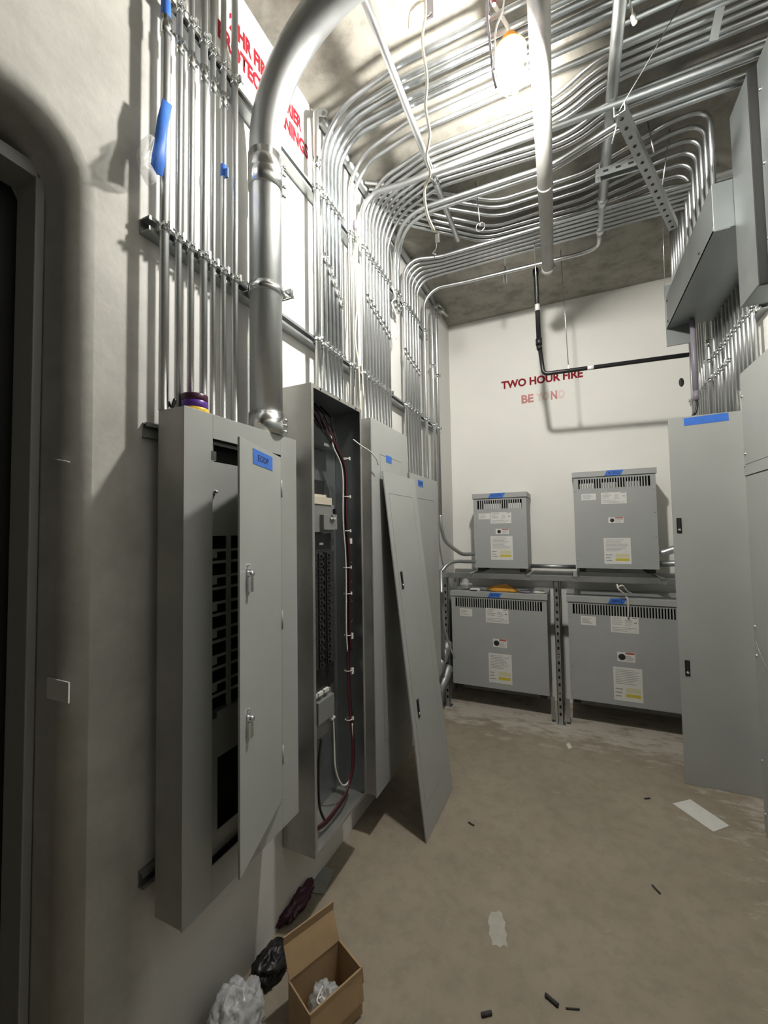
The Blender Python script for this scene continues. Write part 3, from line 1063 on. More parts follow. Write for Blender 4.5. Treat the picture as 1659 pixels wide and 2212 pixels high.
# blue tape and plastic on the nearest risers
def draped_tape():
    x = xw(0.0125) + 0.0135
    pts = [(352, 212), (372, 228), (366, 262), (362, 300), (358, 345), (352, 380), (340, 376), (326, 366), (330, 330), (336, 290), (342, 250)]
    n = len(pts)
    vs = [at(u, v, 'x', x + 0.004 * math.sin(i * 1.9)) for i, (u, v) in enumerate(pts)]
    m = MB()
    c = sum(vs, Vector()) / n + Vector((0.010, 0, 0))
    back = [v - Vector((0.003, 0, 0)) for v in vs]
    m.add(vs + [c] + back + [c - Vector((0.003, 0, 0))], [(i, (i + 1) % n, n) for i in range(n)] + [((i + 1) % n + n + 1, i + n + 1, 2 * n + 1) for i in range(n)] +
          [(i, i + n + 1, (i + 1) % n + n + 1, (i + 1) % n) for i in range(n)], True)
    o = m.build('tape_strip', 'blue_tape', loc=vs[0])
    tag(o, 'large blue tape flap stuck on the leftmost vertical conduit', 'tape')
    pts = [(338, 285), (330, 330), (326, 366), (341, 380), (338, 396), (318, 402), (300, 370), (293, 335), (303, 305), (322, 288)]
    n = len(pts)
    m = MB()
    rings = []
    for s, dx in ((1.0, -0.012), (0.8, 0.012), (0.35, 0.022)):
        cu, cv = sum(p[0] for p in pts) / n, sum(p[1] for p in pts) / n
        rings.append([at(cu + (u - cu) * s, cv + (v - cv) * s, 'x', x - 0.01 + dx + 0.008 * math.sin(2.3 * i + s * 7)) for i, (u, v) in enumerate(pts)])
    vs = rings[0] + rings[1] + rings[2]
    fs = []
    for k in range(2):
        for i in range(n):
            j = (i + 1) % n
            fs.append((k * n + i, k * n + j, (k + 1) * n + j, (k + 1) * n + i))
    fs.append(tuple(2 * n + i for i in range(n)))
    m.add(vs, fs, True)
    o = m.build('plastic_wrap', 'clear_plastic', loc=rings[0][0])
    tag(o, 'crumpled clear plastic wrap hanging under the large blue tape flap', 'plastic')
    y, r = 0.988, 0.0092
    xx = xw(r)
    m = MB().tube([(xx, y, 2.675), (xx, y, 2.715)], r + 0.0012, 12).box(xx + r, xx + r + 0.012, y - 0.003, y + 0.001, 2.668, 2.70)
    o = m.build('tape_strip', 'blue_tape', loc=(xx, y, 2.675))
    tag(o, 'small blue tape flag on the sixth thin conduit', 'tape')
    y, r = 0.770, 0.0125
    xx = xw(r)
    o = MB().tube([(xx, y, 2.92), (xx, y, 3.02)], r + 0.001, 12).build('tape_strip', 'blue_tape', loc=(xx, y, 2.92))
    tag(o, 'blue tape band high on the leftmost vertical conduit', 'tape')


draped_tape()
# cream cord tied round the pair of risers, and loose wires by the thin risers
xx = xw(0.0105) + 0.018
o = cable([(xx, 1.86, 3.06), (xx + 0.012, 1.90, 3.03), (xx, 1.92, 3.00), (xx + 0.012, 1.875, 3.02), (xx + 0.01, 1.87, 2.95), (xx + 0.012, 1.865, 2.7), (xx + 0.004, 1.85, 2.5), (xx + 0.016, 1.86, 2.35), (xx + 0.01, 1.88, 2.2), (xx + 0.01, 1.89, 2.09)],
          0.0045, 'cream_cord', 'cream cord tied and hanging down the pair of risers')
MB().lathe([(0.0, 0.03), (0.010, 0.024), (0.013, 0.0), (0.010, -0.02), (0.0, -0.026)], (xx + 0.006, 1.862, 3.10), 12).build('knot', 'lead_gray', o)
cable([(xx, 1.925, 2.97), (xx + 0.004, 1.93, 2.7), (xx + 0.002, 1.925, 2.45), (xx + 0.006, 1.93, 2.2)], 0.0035, 'white_wire', 'thin white cable hanging straight beside the tied cream cord')
xx = xw(0.0102) + 0.020
cable([(xx, 2.35, 3.04), (xx + 0.012, 2.38, 2.98), (xx, 2.35, 2.93), (xx + 0.014, 2.385, 2.86), (xx + 0.01, 2.42, 2.78), (xx + 0.004, 2.40, 2.72)], 0.0042, 'white_wire', 'crumpled white wire hooked over the last thin risers')


# ------------------------------------------------------------------ electrical panels on the left wall
def open_box(m, x0, x1, y0, y1, z0, z1, t=0.004, lip=0.0):
    """five-sided box, mouth towards +x"""
    m.box(x0, x0 + t, y0, y1, z0, z1)
    m.box(x0 + t, x1, y0, y0 + t, z0, z1)
    m.box(x0 + t, x1, y1 - t, y1, z0, z1)
    m.box(x0 + t, x1, y0 + t, y1 - t, z0, z0 + t)
    m.box(x0 + t, x1, y0 + t, y1 - t, z1 - t, z1)
    if lip:
        m.box(x1 - t, x1, y0 + t, y0 + lip, z0 + t, z1 - t)
        m.box(x1 - t, x1, y1 - lip, y1 - t, z0 + t, z1 - t)
        m.box(x1 - t, x1, y0 + lip, y1 - lip, z0 + t, z0 + lip)
        m.box(x1 - t, x1, y0 + lip, y1 - lip, z1 - lip, z1 - t)
    return m


def frame_plate(m, y0, y1, z0, z1, a0, a1, b0, b1, x0, x1):
    """plate y0..y1, z0..z1 with the opening a0..a1, b0..b1"""
    m.box(x0, x1, y0, a0, z0, z1)
    m.box(x0, x1, a1, y1, z0, z1)
    m.box(x0, x1, a0, a1, z0, b0)
    m.box(x0, x1, a0, a1, b1, z1)
    return m


def latch(parent, mtx, chrome=True, s=1.0):
    """paddle latch in local x (width), y (height), z (out)"""
    m = MB()
    if chrome:
        m.box(-0.010, 0.010, -0.034, 0.034, 0, 0.004)
        m.box(-0.0075, 0.0075, -0.030, 0.012, 0.004, 0.014)
        m.lathe([(0.0095, 0.0), (0.0095, 0.013), (0.006, 0.016), (0.0, 0.0165)], (0, 0.020, 0.002), 14)
        m.lathe([(0.004, 0.0), (0.004, 0.006), (0.0, 0.007)], (0, 0.044, 0), 10)
        mt = 'bright_zinc'
    else:
        m.box(-0.0125, 0.0125, -0.045, 0.045, 0, 0.004)
        mt = 'black_plastic'
    o = m.build('latch', mt, None, bevel=0.002)
    o.location, o.rotation_euler = mtx.to_translation(), mtx.to_euler()
    adopt(o, parent, True)
    if not chrome:
        k = MB().lathe([(0.0075, 0.004), (0.0075, 0.007), (0.0, 0.0075)], (0, 0, 0), 12)
        q = k.build('lock', 'bright_zinc', None)
        q.location = mtx @ Vector((0.0, -0.026, 0))
        q.rotation_euler = mtx.to_euler()
        adopt(q, o, True)
        c = MB().box(-0.006, 0.006, -0.018, 0.038, 0.004, 0.0065).build('paddle', 'dark_rubber', None, bevel=0.001)
        c.location, c.rotation_euler = mtx.to_translation(), mtx.to_euler()
        adopt(c, o, True)
    return o


def tape_with_text(parent, mtx, w, h, txt, tw=0.8, th=0.5, skew=0.0):
    m = MB()
    m.add([(0, 0, 0), (w, 0, 0), (w + skew, h, 0), (skew, h, 0), (0, 0, 0.0006), (w, 0, 0.0006), (w + skew, h, 0.0006), (skew, h, 0.0006)],
          [(0, 3, 2, 1), (4, 5, 6, 7), (0, 1, 5, 4), (1, 2, 6, 5), (2, 3, 7, 6), (3, 0, 4, 7)])
    o = m.build('tape_label', 'blue_tape', None)
    o.location, o.rotation_euler = mtx.to_translation(), mtx.to_euler()
    adopt(o, parent, True)
    if txt:
        mm = mtx @ Matrix.Translation((w * (1 - tw) / 2 + skew / 2, h * (1 - th) / 2, 0.0011))
        text_mesh(txt, 'handwriting', 'ink', mm, w * tw, h * th, o)
    return o


def panel_one():
    x0, x1 = XL + 0.0415, -0.924
    y0, y1, z0, z1 = 0.762, 1.246, 0.506, 1.838
    t = thing('panelboard', 'gray panelboard with its door ajar and a blue tape reading EGDP', 'panel', (x0, y0, z0), 'panelboards on the left wall')
    m = open_box(MB(), XL + 0.042, x1, y0 + 0.004, y1 - 0.004, z0, z1)
    m.build('box', 'box_steel', t)
    a0, a1, b0, b1 = 0.858, 1.158, 0.600, 1.768
    frame_plate(MB(), y0, y1, z0, z1, a0, a1, b0, b1, x1, x1 + 0.0035).build('cover', 'panel_gray', t, bevel=0.0012)
    m = MB()
    m.box(x1, x1 + 0.003, y0, y0 + 0.003, z0, z1)
    # inner dead front with its openings
    xd = x1 - 0.022
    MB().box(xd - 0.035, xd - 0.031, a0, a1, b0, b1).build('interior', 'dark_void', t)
    m = MB()
    R = lambda ya, yb, za, zb: m.box(xd - 0.003, xd, ya, yb, za, zb)
    R(a0 + 0.012, a1, 1.758, b1)
    R(a0, a0 + 0.027, 1.708, b1 - 0.012)
    R(1.10, a1, 1.708, 1.758)
    R(a0, a1, 1.492, 1.708)
    R(a0, 0.872, 0.998, 1.492)
    R(0.934, 0.950, 0.998, 1.492)
    R(1.010, a1, 0.998, 1.492)
    R(a0, a1, 0.86, 0.998)
    R(a0, 0.90, 0.66, 0.86)
    R(1.11, a1, 0.66, 0.86)
    R(a0, a1, b0, 0.66)
    m.build('dead_front', 'panel_gray', t)
    # raised spine between the breaker columns and the knockout tabs
    MB().box(xd, xd + 0.004, 0.934, 0.948, 0.998, 1.492).build('spine', 'panel_gray', t)
    tab = mesh_of(MB().box(xd - 0.003, xd, 0.872, 0.934, -0.004, 0.004), 'knockout_tab', 'panel_gray')
    half = mesh_of(MB().box(xd - 0.003, xd, 0.872, 0.898, -0.010, 0.010), 'knockout_tab', 'panel_gray')
    tab2 = mesh_of(MB().box(xd - 0.003, xd, 0.950, 1.010, -0.004, 0.004), 'knockout_tab', 'panel_gray')
    zz = 1.492
    k = 0
    while zz > 1.01:
        zz -= 0.042 if k % 2 == 0 else 0.034
        inst(tab, 'knockout_tab', (0, 0, zz), t)
        inst(tab2, 'knockout_tab', (0, 0, zz), t)
        if k % 2 == 0:
            inst(half, 'knockout_tab', (0, 0, zz - 0.012), t)
        k += 1
    for yy, z in ((0.888, 1.62), (0.862, 1.17)):
        MB().lathe([(0.0, 0.012), (0.0045, 0.010), (0.006, 0.0)], (xd, yy, z), 10, 'x').build('screw', 'bright_zinc', t)
    m = MB().box(x1 - 0.012, x1 + 0.004, 0.852, 0.870, 1.706, 1.732)
    m.build('catch', 'bright_zinc', t)
    # door hinged on the far edge, standing ajar
    hp = Vector((x1 + 0.004, 1.155, 0))
    dp = Vector((-0.8135, 0.848, 0))
    u = (hp - dp).normalized()
    n = Vector((0, 0, 1)).cross(u) * -1
    n = u.cross(Vector((0, 0, 1)))
    w = (hp - dp).length
    mt = frame_mtx(dp + Vector((0, 0, 0.606)), u, (0, 0, 1))
    d = MB().box(0, w, 0, 1.154, -0.0015, 0.0015).box(0, 0.002, 0, 1.154, -0.005, 0)
    dr = d.build('door', 'panel_gray', None, bevel=0.001)
    dr.location, dr.rotation_euler = mt.to_translation(), mt.to_euler()
    adopt(dr, t)
    nz = (mt.to_3x3() @ Vector((0, 0, 1)))
    for v in (1255, 1568):
        p = atp(534, v, dp, nz)
        lm = frame_mtx(p + nz * 0.0016, u, (0, 0, 1))
        latch(dr, lm)
        MB().box(-0.010, 0.0, 0, 0.10, 0, 0.010)
    p = atp(545, 1001, dp, nz) + nz * 0.002
    p2 = atp(587, 1010, dp, nz)
    tape_with_text(dr, frame_mtx(p, u, (0, 0, 1)), (p2 - p).length, 0.045, 'EGDP', 0.55, 0.42)
    for zz in (0.75, 1.2, 1.65):
        MB().tube([hp + Vector((0.002, 0.001, zz - 0.03)), hp + Vector((0.002, 0.001, zz + 0.03))], 0.004, 8).build('hinge', 'panel_gray', t)
    return t


p1 = panel_one()


def tape_roll():
    c = Vector((-0.978, 0.846, 1.838))
    for i, (h0, h1, mt, r, lb) in enumerate(((0.0, 0.018, 'yellow_tape', 0.037, 'yellow tape roll at the bottom of the stack on the open-door panelboard'),
                                             (0.0185, 0.0385, 'purple_tape', 0.036, 'purple tape roll between the yellow and maroon rolls'),
                                             (0.039, 0.058, 'maroon_tape', 0.0355, 'dark maroon tape roll on top of the purple roll'))):
        o = MB().lathe([(0.019, h0), (r - 0.001, h0), (r, h0 + 0.001), (r, h1 - 0.001), (r - 0.001, h1), (0.019, h1), (0.019, h0)], c, 28).build('tape_roll', mt, loc=c + Vector((0, 0, h0)))
        tag(o, lb, 'tape', 'tape rolls on the panelboard')


tape_roll()
o = MB().tube(spline([(-1.008, 0.775, 1.838), (-1.005, 0.782, 1.862), (-1.0, 0.789, 1.852), (-0.996, 0.795, 1.874)]), 0.005, 8).build('wire_scrap', 'black_wire', loc=(-1.008, 0.775, 1.838))
tag(o, 'small twist of black wire beside the tape rolls', 'wire')


def panel_two():
    x1 = -0.913
    y0, y1, z0, z1 = 1.335, 1.756, 0.283, 2.083
    t = thing('panelboard', 'tall open panelboard without cover showing breakers and bundled wires', 'panel', (XL, y0, z0), 'panelboards on the left wall')
    open_box(MB(), XL + 0.002, x1, y0, y1, z0, z1, 0.003, 0.016).build('box', 'box_steel', t, bevel=0.0008)
    MB().box(XL + 0.0052, XL + 0.0065, y0 + 0.006, y1 - 0.006, z0 + 0.006, z1 - 0.006).build('back_plate', 'inside_steel', t)
    m = MB().box(XL + 0.0066, x1 - 0.006, y0 + 0.0031, y0 + 0.0042, z0 + 0.006, z1 - 0.006)
    m.box(XL + 0.0066, x1 - 0.006, y1 - 0.0042, y1 - 0.0031, z0 + 0.006, z1 - 0.006)
    m.box(XL + 0.0066, x1 - 0.006, y0 + 0.005, y1 - 0.005, z1 - 0.0042, z1 - 0.0031)
    m.build('inner_wall', 'inside_steel', t)
    xi = -0.995
    P = lambda u, v: at(u, v, 'x', xi)
    yl, yr = 1.44, 1.625
    zt = P(700, 1085).z
    zb = P(700, 1140).z
    # rails at the top
    ym = (yl + yr) / 2
    m = MB().box(XL + 0.007, XL + 0.03, ym - 0.05, ym - 0.03, zt, z1 - 0.18).box(XL + 0.007, XL + 0.03, ym - 0.02, ym - 0.008, zt, z1 - 0.18)
    m.build('mounting_rail', 'galv_dull', t)
    m = MB().box(XL + 0.007, XL + 0.05, y0 + 0.03, ym - 0.05, P(690, 945).z, P(690, 938).z).box(XL + 0.007, XL + 0.07, ym + 0.02, ym + 0.13, P(700, 962).z, P(700, 956).z)
    m.build('wire_bracket', 'galv', t)
    # main breaker
    mb = MB().box(XL + 0.007, xi, yl - 0.015, yr + 0.005, zb - 0.02, zt - 0.01).build('main_breaker', 'breaker_gray', t, bevel=0.003)
    MB().box(xi, xi + 0.022, yl + 0.07, yr - 0.005, zb - 0.01, zt - 0.055).build('faceplate', 'breaker_gray', mb, bevel=0.002)
    MB().box(xi + 0.022, xi + 0.030, yl + 0.115, yr - 0.03, zb + 0.045, zt - 0.075).build('toggle_bezel', 'label_white', mb)
    MB().box(xi + 0.030, xi + 0.045, yl + 0.128, yr - 0.043, zb + 0.06, zb + 0.082).build('toggle', 'black_plastic', mb)
    MB().box(XL + 0.007, xi + 0.004, yl - 0.015, yr - 0.02, zt - 0.01, zt + 0.022).box(XL + 0.007, xi - 0.01, yl + 0.02, yr - 0.045, zt + 0.022, zt + 0.034).build('terminal_cover', 'tan_plastic', mb)
    MB().box(XL + 0.007, xi - 0.03, yl - 0.02, yr - 0.03, zt + 0.03, zt + 0.10).build('barrier', 'black_plastic', t)
    # bus section and branch breakers
    zb1 = P(700, 1192).z
    zb2 = P(700, 1440).z
    MB().box(XL + 0.007, xi - 0.02, yl - 0.02, yr + 0.01, zb1, zb - 0.025).build('bus_cover', 'breaker_black', t)
    MB().box(xi - 0.02, xi - 0.012, yl + 0.02, yl + 0.045, zb1 + 0.02, zb1 + 0.05).build('lug', 'bright_zinc', t)
    MB().box(xi - 0.02, xi - 0.012, yl + 0.085, yl + 0.115, zb1 + 0.03, zb1 + 0.04).build('lug', 'bright_zinc', t)
    MB().box(XL + 0.007, XL + 0.035, yl - 0.02, yr + 0.015, zb2 - 0.01, zb1).build('bus_back', 'breaker_black', t)
    nb = 15
    h = (zb1 - zb2) / nb
    bm_l = mesh_of(MB().box(XL + 0.035, xi, 0, 0.078, 0.001, h - 0.001).box(xi, xi + 0.008, 0.04, 0.072, 0.004, h - 0.004).box(xi + 0.008, xi + 0.018, 0.050, 0.062, h * .35, h * .65), 'circuit_breaker', 'breaker_black')
    bm_r = mesh_of(MB().box(XL + 0.035, xi, 0, 0.078, 0.001, h - 0.001).box(xi, xi + 0.008, 0.006, 0.038, 0.004, h - 0.004).box(xi + 0.008, xi + 0.018, 0.016, 0.028, h * .35, h * .65), 'circuit_breaker', 'breaker_black')
    for k in range(nb):
        inst(bm_l, 'circuit_breaker', (0, yl + 0.012, zb2 + k * h), t)
        inst(bm_r, 'circuit_breaker', (0, yl + 0.106, zb2 + k * h), t)
    # lower lug block
    zc0, zc1 = P(700, 1490).z, P(700, 1442).z
    MB().box(XL + 0.007, xi - 0.008, yl + 0.03, yr + 0.004, zc0, zc1).build('neutral_barrier', 'black_plastic', t)
    ze0, ze1 = P(700, 1592).z, P(700, 1497).z
    lb = MB().box(XL + 0.007, xi - 0.01, yl - 0.02, yr - 0.02, ze0, ze1).build('lug_block', 'breaker_gray', t, bevel=0.003)
    MB().box(xi - 0.01, xi + 0.012, yl + 0.03, yr - 0.03, ze0 + 0.07, ze1 - 0.02).build('cover', 'breaker_gray', lb, bevel=0.002)
    for k in range(3):
        MB().box(xi - 0.03, xi + 0.004, yl + 0.0 + 0.045 * k, yl + 0.036 + 0.045 * k, ze1, ze1 + 0.014).build('terminal', 'label_white', lb)
    MB().box(xi - 0.005, xi + 0.01, yr - 0.05, yr - 0.02, ze0 + 0.05, ze0 + 0.058).build('tag', 'label_white', lb)
    # grounding strip
    gs = MB().box(XL + 0.007, XL + 0.03, yr + 0.022, yr + 0.04, P(740, 1500).z, P(740, 1440).z).build('neutral_bar', 'bright_zinc', t)
    # bundled wires down the right side
    yw = 1.685
    def wire(pts, r, mtl, nm='wire'):
        return MB().tube(spline(pts), r, 7).build(nm, mtl, t)
    for k, (dy, dx, mtl) in enumerate(((0, 0, 'black_wire'), (0.008, 0.004, 'black_wire'), (0.015, 0.0, 'red_wire'), (0.006, 0.011, 'red_wire'), (-0.010, 0.002, 'white_wire'), (0.012, 0.012, 'black_wire'))):
        z_hi = z1 - 0.02 - 0.01 * k
        wire([(XL + 0.05 + dx, 1.46 + 0.02 * k, z_hi), (-1.0 + dx, 1.52 + 0.02 * k, z1 - 0.12), (-0.985 + dx, 1.62 + dy, z1 - 0.20), (-0.972 + dx, yw + dy - 0.01, 1.78),
              (-0.968 + dx, yw + dy - 0.015, 1.55), (-0.965 + dx, yw + dy, 1.35), (-0.965 + dx, yw + dy - 0.004, 1.05), (-0.962 + dx, yw + dy, 0.95)], 0.0034, mtl)
    for k, (dy, mtl) in enumerate(((0.0, 'red_wire'), (0.006, 'black_wire'), (0.012, 'black_wire'), (-0.006, 'red_wire'))):
        wire([(-0.963, yw + dy, 0.97), (-0.962, yw + dy, 0.80), (-0.955, yw + 0.008 + dy, 0.62), (-0.950, yw + 0.012 + dy, 0.50), (-0.948, yw - 0.01 + dy, 0.40), (-0.945, 1.60, 0.335 + 0.006 * k),
              (-0.948, 1.48, 0.318 + 0.006 * k), (-0.955, 1.40, 0.33 + 0.004 * k)], 0.0036, mtl)
    wire([(-0.955, 1.40, 0.335), (-0.965, 1.385, 0.42), (-0.99, 1.40, 0.58), (-1.0, 1.44, ze0 + 0.01)], 0.0052, 'red_wire')
    wire([(-0.95, 1.46, 0.33), (-0.97, 1.45, 0.40), (-0.985, 1.47, 0.55), (-0.99, 1.50, ze0 + 0.01)], 0.0052, 'black_wire')
    wire([(-0.995, 1.60, ze0 + 0.10), (-0.99, 1.60, 0.56), (-0.985, 1.60, 0.46), (-0.975, 1.635, 0.375), (-0.965, 1.68, 0.365), (-0.955, 1.71, 0.42), (-0.953, 1.70, 0.52), (-0.953, 1.695, 0.62)], 0.0042, 'white_wire')
    for k in range(5):
        zz = 0.98 + 0.09 * k
        wire([(-0.965, yw, zz), (-0.955, yw + 0.03, zz + 0.012), (-0.97, yw + 0.02, zz + 0.03), (-0.975, yw - 0.005, zz + 0.02)], 0.0018, 'red_wire')
    for k, zz in enumerate((1.84, 1.66, 1.50, 1.33, 1.21, 1.02, 0.86, 0.64)):
        MB().torus((-0.966, yw + 0.004, zz), 0.016, 0.0022, 'z', 14, 5).box(-0.955, -0.948, yw + 0.01, yw + 0.02, zz - 0.006, zz + 0.008).build('cable_tie', 'white_wire', t)
    for zz in (1.44, 1.0, 0.84):
        MB().box(-0.958, -0.95, yw + 0.012, yw + 0.03, zz, zz + 0.025).build('wire_tag', 'label_white', t)
    for k, zz in enumerate((1.30, 1.255, 1.23, 1.14, 1.11)):
        MB().tube([(-0.99, yl - 0.045, zz), (-0.99, yl + 0.006, zz + 0.004)], 0.0025, 6).build('wire', ('red_wire', 'white_wire', 'red_wire', 'red_wire', 'white_wire')[k], t)
    m = MB()
    for k in range(5):
        m.tube([(XL + 0.02, 1.40 + 0.05 * k, z1 - 0.006), (-1.0, 1.42 + 0.05 * k, z1 - 0.06), (-0.99, 1.50 + 0.03 * k, z1 - 0.13)], 0.005, 6)
    m.build('wire_bundle', 'black_wire', t)
    for yy in (1.40, 1.55, 1.70):
        MB().lathe([(0.0, 0.003), (0.004, 0.0025), (0.005, 0.0)], (x1, yy, z1 - 0.008), 8, 'x').build('screw', 'dark_rubber', t)
    w = spline([(-0.93, 1.70, 1.93), (-0.90, 1.735, 1.90), (-0.885, 1.78, 1.885), (-0.88, 1.84, 1.86), (-0.885, 1.88, 1.83)])
    o = MB().tube(w, 0.003, 6).build('wire_tail', 'white_wire', loc=w[0])
    tag(o, 'pale stripped wire tail poking out beside the open panelboard', 'wire')


panel_two()


def cover_with_door(parent, mtx, w, h, door, latches, thick=0.006):
    """trim plate in local x, y with an inset door; door = (x0, x1, y0, y1)"""
    a0, a1, b0, b1 = door
    m = MB()
    T = thick
    m.box(0, a0, 0, h, -T, 0).box(a1, w, 0, h, -T, 0).box(a0, a1, 0, b0, -T, 0).box(a0, a1, b1, h, -T, 0)
    f = m.build('trim', 'panel_gray', None)
    g = 0.0022
    d = MB().box(a0 + g, a1 - g, b0 + g, b1 - g, -T, 0.0004).build('door', 'panel_gray', None)
    k = MB().box(a0 - 0.01, a1 + 0.01, b0 - 0.01, b1 + 0.01, -T - 0.004, -T).build('backing', 'dark_void', None)
    for o in (f, d, k):
        o.location, o.rotation_euler = mtx.to_translation(), mtx.to_euler()
        adopt(o, parent)
    for lx, ly in latches:
        latch(d, mtx @ Matrix.Translation((lx, ly, 0.0006)), chrome=False)
    return f, d


def panel_three():
    x1 = -0.919
    y0, y1, z0, z1 = 1.862, 2.350, 0.21, 2.072
    t = thing('panelboard', 'closed gray panelboard behind the leaning cover with a small blue tape', 'panel', (XL, y0, z0), 'panelboards on the left wall')
    MB().box(XL + 0.002, x1, y0, y1, z0, z1).build('box', 'box_steel', t, bevel=0.001)
    mt = frame_mtx((x1 + 0.006, y0 - 0.002, z0 - 0.01), (0, 1, 0), (0, 0, 1))
    cover_with_door(t, mt, y1 - y0 + 0.006, z1 - z0 + 0.012, (0.10, 0.40, 0.22, 1.70), [])
    p = at(834, 998, 'x', x1 + 0.0065)
    tape_with_text(t, frame_mtx(p + Vector((0.0006, 0, 0)), (0, 1, 0), (0, 0, 1)), 0.075, 0.038, None)
    MB().lathe([(0.0, 0.006), (0.006, 0.005), (0.008, 0.0)], (-0.99, y0 + 0.06, z1), 10).build('stud', 'bright_zinc', t)


panel_three()


def panel_four():
    x1 = -0.919
    y0, y1, z0, z1 = 2.396, 2.965, 0.45, 1.855
    t = thing('panelboard', 'farthest gray panelboard on the left wall, with a small blue tape', 'panel', (XL, y0, z0), 'panelboards on the left wall')
    MB().box(XL + 0.002, x1, y0, y1, z0, z1).build('box', 'box_steel', t, bevel=0.001)
    mt = frame_mtx((x1 + 0.006, y0 - 0.002, z0 - 0.004), (0, 1, 0), (0, 0, 1))
    cover_with_door(t, mt, y1 - y0 + 0.004, z1 - z0 + 0.006, (0.10, 0.47, 0.12, 1.26), [])
    p = at(903, 1050, 'x', x1 + 0.0065)
    tape_with_text(t, frame_mtx(p + Vector((0.0006, 0, 0)), (0, 1, 0), (0, 0, 1)), 0.10, 0.042, 'RBRP2', 0.8, 0.55)


panel_four()


def leaning_cover():
    bl, br = Vector((-0.700, 1.938, 0.0)), Vector((-0.696, 2.392, 0.0))
    tl, tr = Vector((-0.897, 1.925, 1.80)), Vector((-0.893, 2.385, 1.80))
    ux = ((br - bl) + (tr - tl)).normalized()
    uy = ((tl - bl) + (tr - br)).normalized()
    uy = (uy - ux * uy.dot(ux)).normalized()
    w, h = 0.458, 1.815
    n = ux.cross(uy)
    org = bl + n * 0.010
    org.z = 0.004
    mt = frame_mtx(org, ux, uy)
    t = thing('panel_cover', 'loose gray panel cover leaning against the panelboards with its foot on the floor', 'panel cover', bl)
    lat = []
    for u, v in ((868, 1253), (903, 1530)):
        p = mt.inverted() @ atp(u, v, org, n)
        lat.append((p.x, p.y))
    a = mt.inverted() @ atp(838, 1050, org, n)
    b = mt.inverted() @ atp(880, 1057, org, n)
    cover_with_door(t, mt, w, h, (a.x, 0.385, 0.14, 1.70), lat)


leaning_cover()


# ------------------------------------------------------------------ dry-type transformers on the back wall
slat_cache = {}


def label_plate(parent, x0, x1, y, z0, z1, kind):
    o = MB().box(x0, x1, y - 0.0008, y, z0, z1).build('label', 'label_white', parent)
    w, h = x1 - x0, z1 - z0
    yy0, yy1 = y - 0.0011, y - 0.0008
    m = MB()
    rnd = random.Random(int(x0 * 1000))

    def lines(fx0, fx1, fz0, fz1, n, gap=0.5):
        for k in range(n):
            zz = z0 + h * (fz0 + (fz1 - fz0) * (k + 0.5) / n)
            t = h * (fz1 - fz0) / n * gap * 0.5
            m.box(x0 + w * fx0, x0 + w * (fx0 + (fx1 - fx0) * rnd.uniform(0.6, 1.0)), yy0, yy1, zz - t, zz + t)
    if kind == 'small':
        lines(0.08, 0.8, 0.15, 0.85, 4, 0.35)
    elif kind == 'name':
        lines(0.05, 0.45, 0.45, 0.95, 4, 0.3)
        lines(0.05, 0.95, 0.06, 0.35, 3, 0.3)
        lines(0.52, 0.78, 0.42, 0.8, 4, 0.3)
        m.box(x0 + w * 0.78, x0 + w * 0.96, yy0, yy1, z0 + h * 0.9, z0 + h * 0.97)
        m.box(x0 + w * 0.84, x0 + w * 0.95, yy0, yy1, z0 + h * 0.6, z0 + h * 0.68)
    elif kind == 'warn':
        lines(0.45, 0.95, 0.1, 0.65, 3, 0.35)
    else:
        lines(0.08, 0.92, 0.48, 0.95, 9, 0.3)
        lines(0.06, 0.34, 0.08, 0.40, 3, 0.3)
    m.build('print', 'label_print', o)
    if kind == 'warn':
        MB().box(x0 + w * 0.46, x0 + w * 0.96, yy0, yy1, z0 + h * 0.78, z0 + h * 0.98).build('red_band', 'label_red', o)
        MB().lathe([(0.0, 0.0), (h * 0.34, 0.0)], (x0 + w * 0.26, yy0 + 0.0001, z0 + h * 0.48), 12, 'y').build('symbol', 'dark_rubber', o)
    if kind == 'instr':
        MB().box(x0 + w * 0.42, x0 + w * 0.93, yy0, yy1, z0 + h * 0.26, z0 + h * 0.40).build('yellow_band', 'label_pale_yellow', o)
        MB().box(x0 + w * 0.42, x0 + w * 0.93, yy0, yy1, z0 + h * 0.12, z0 + h * 0.22).build('yellow_band', 'label_yellow', o)


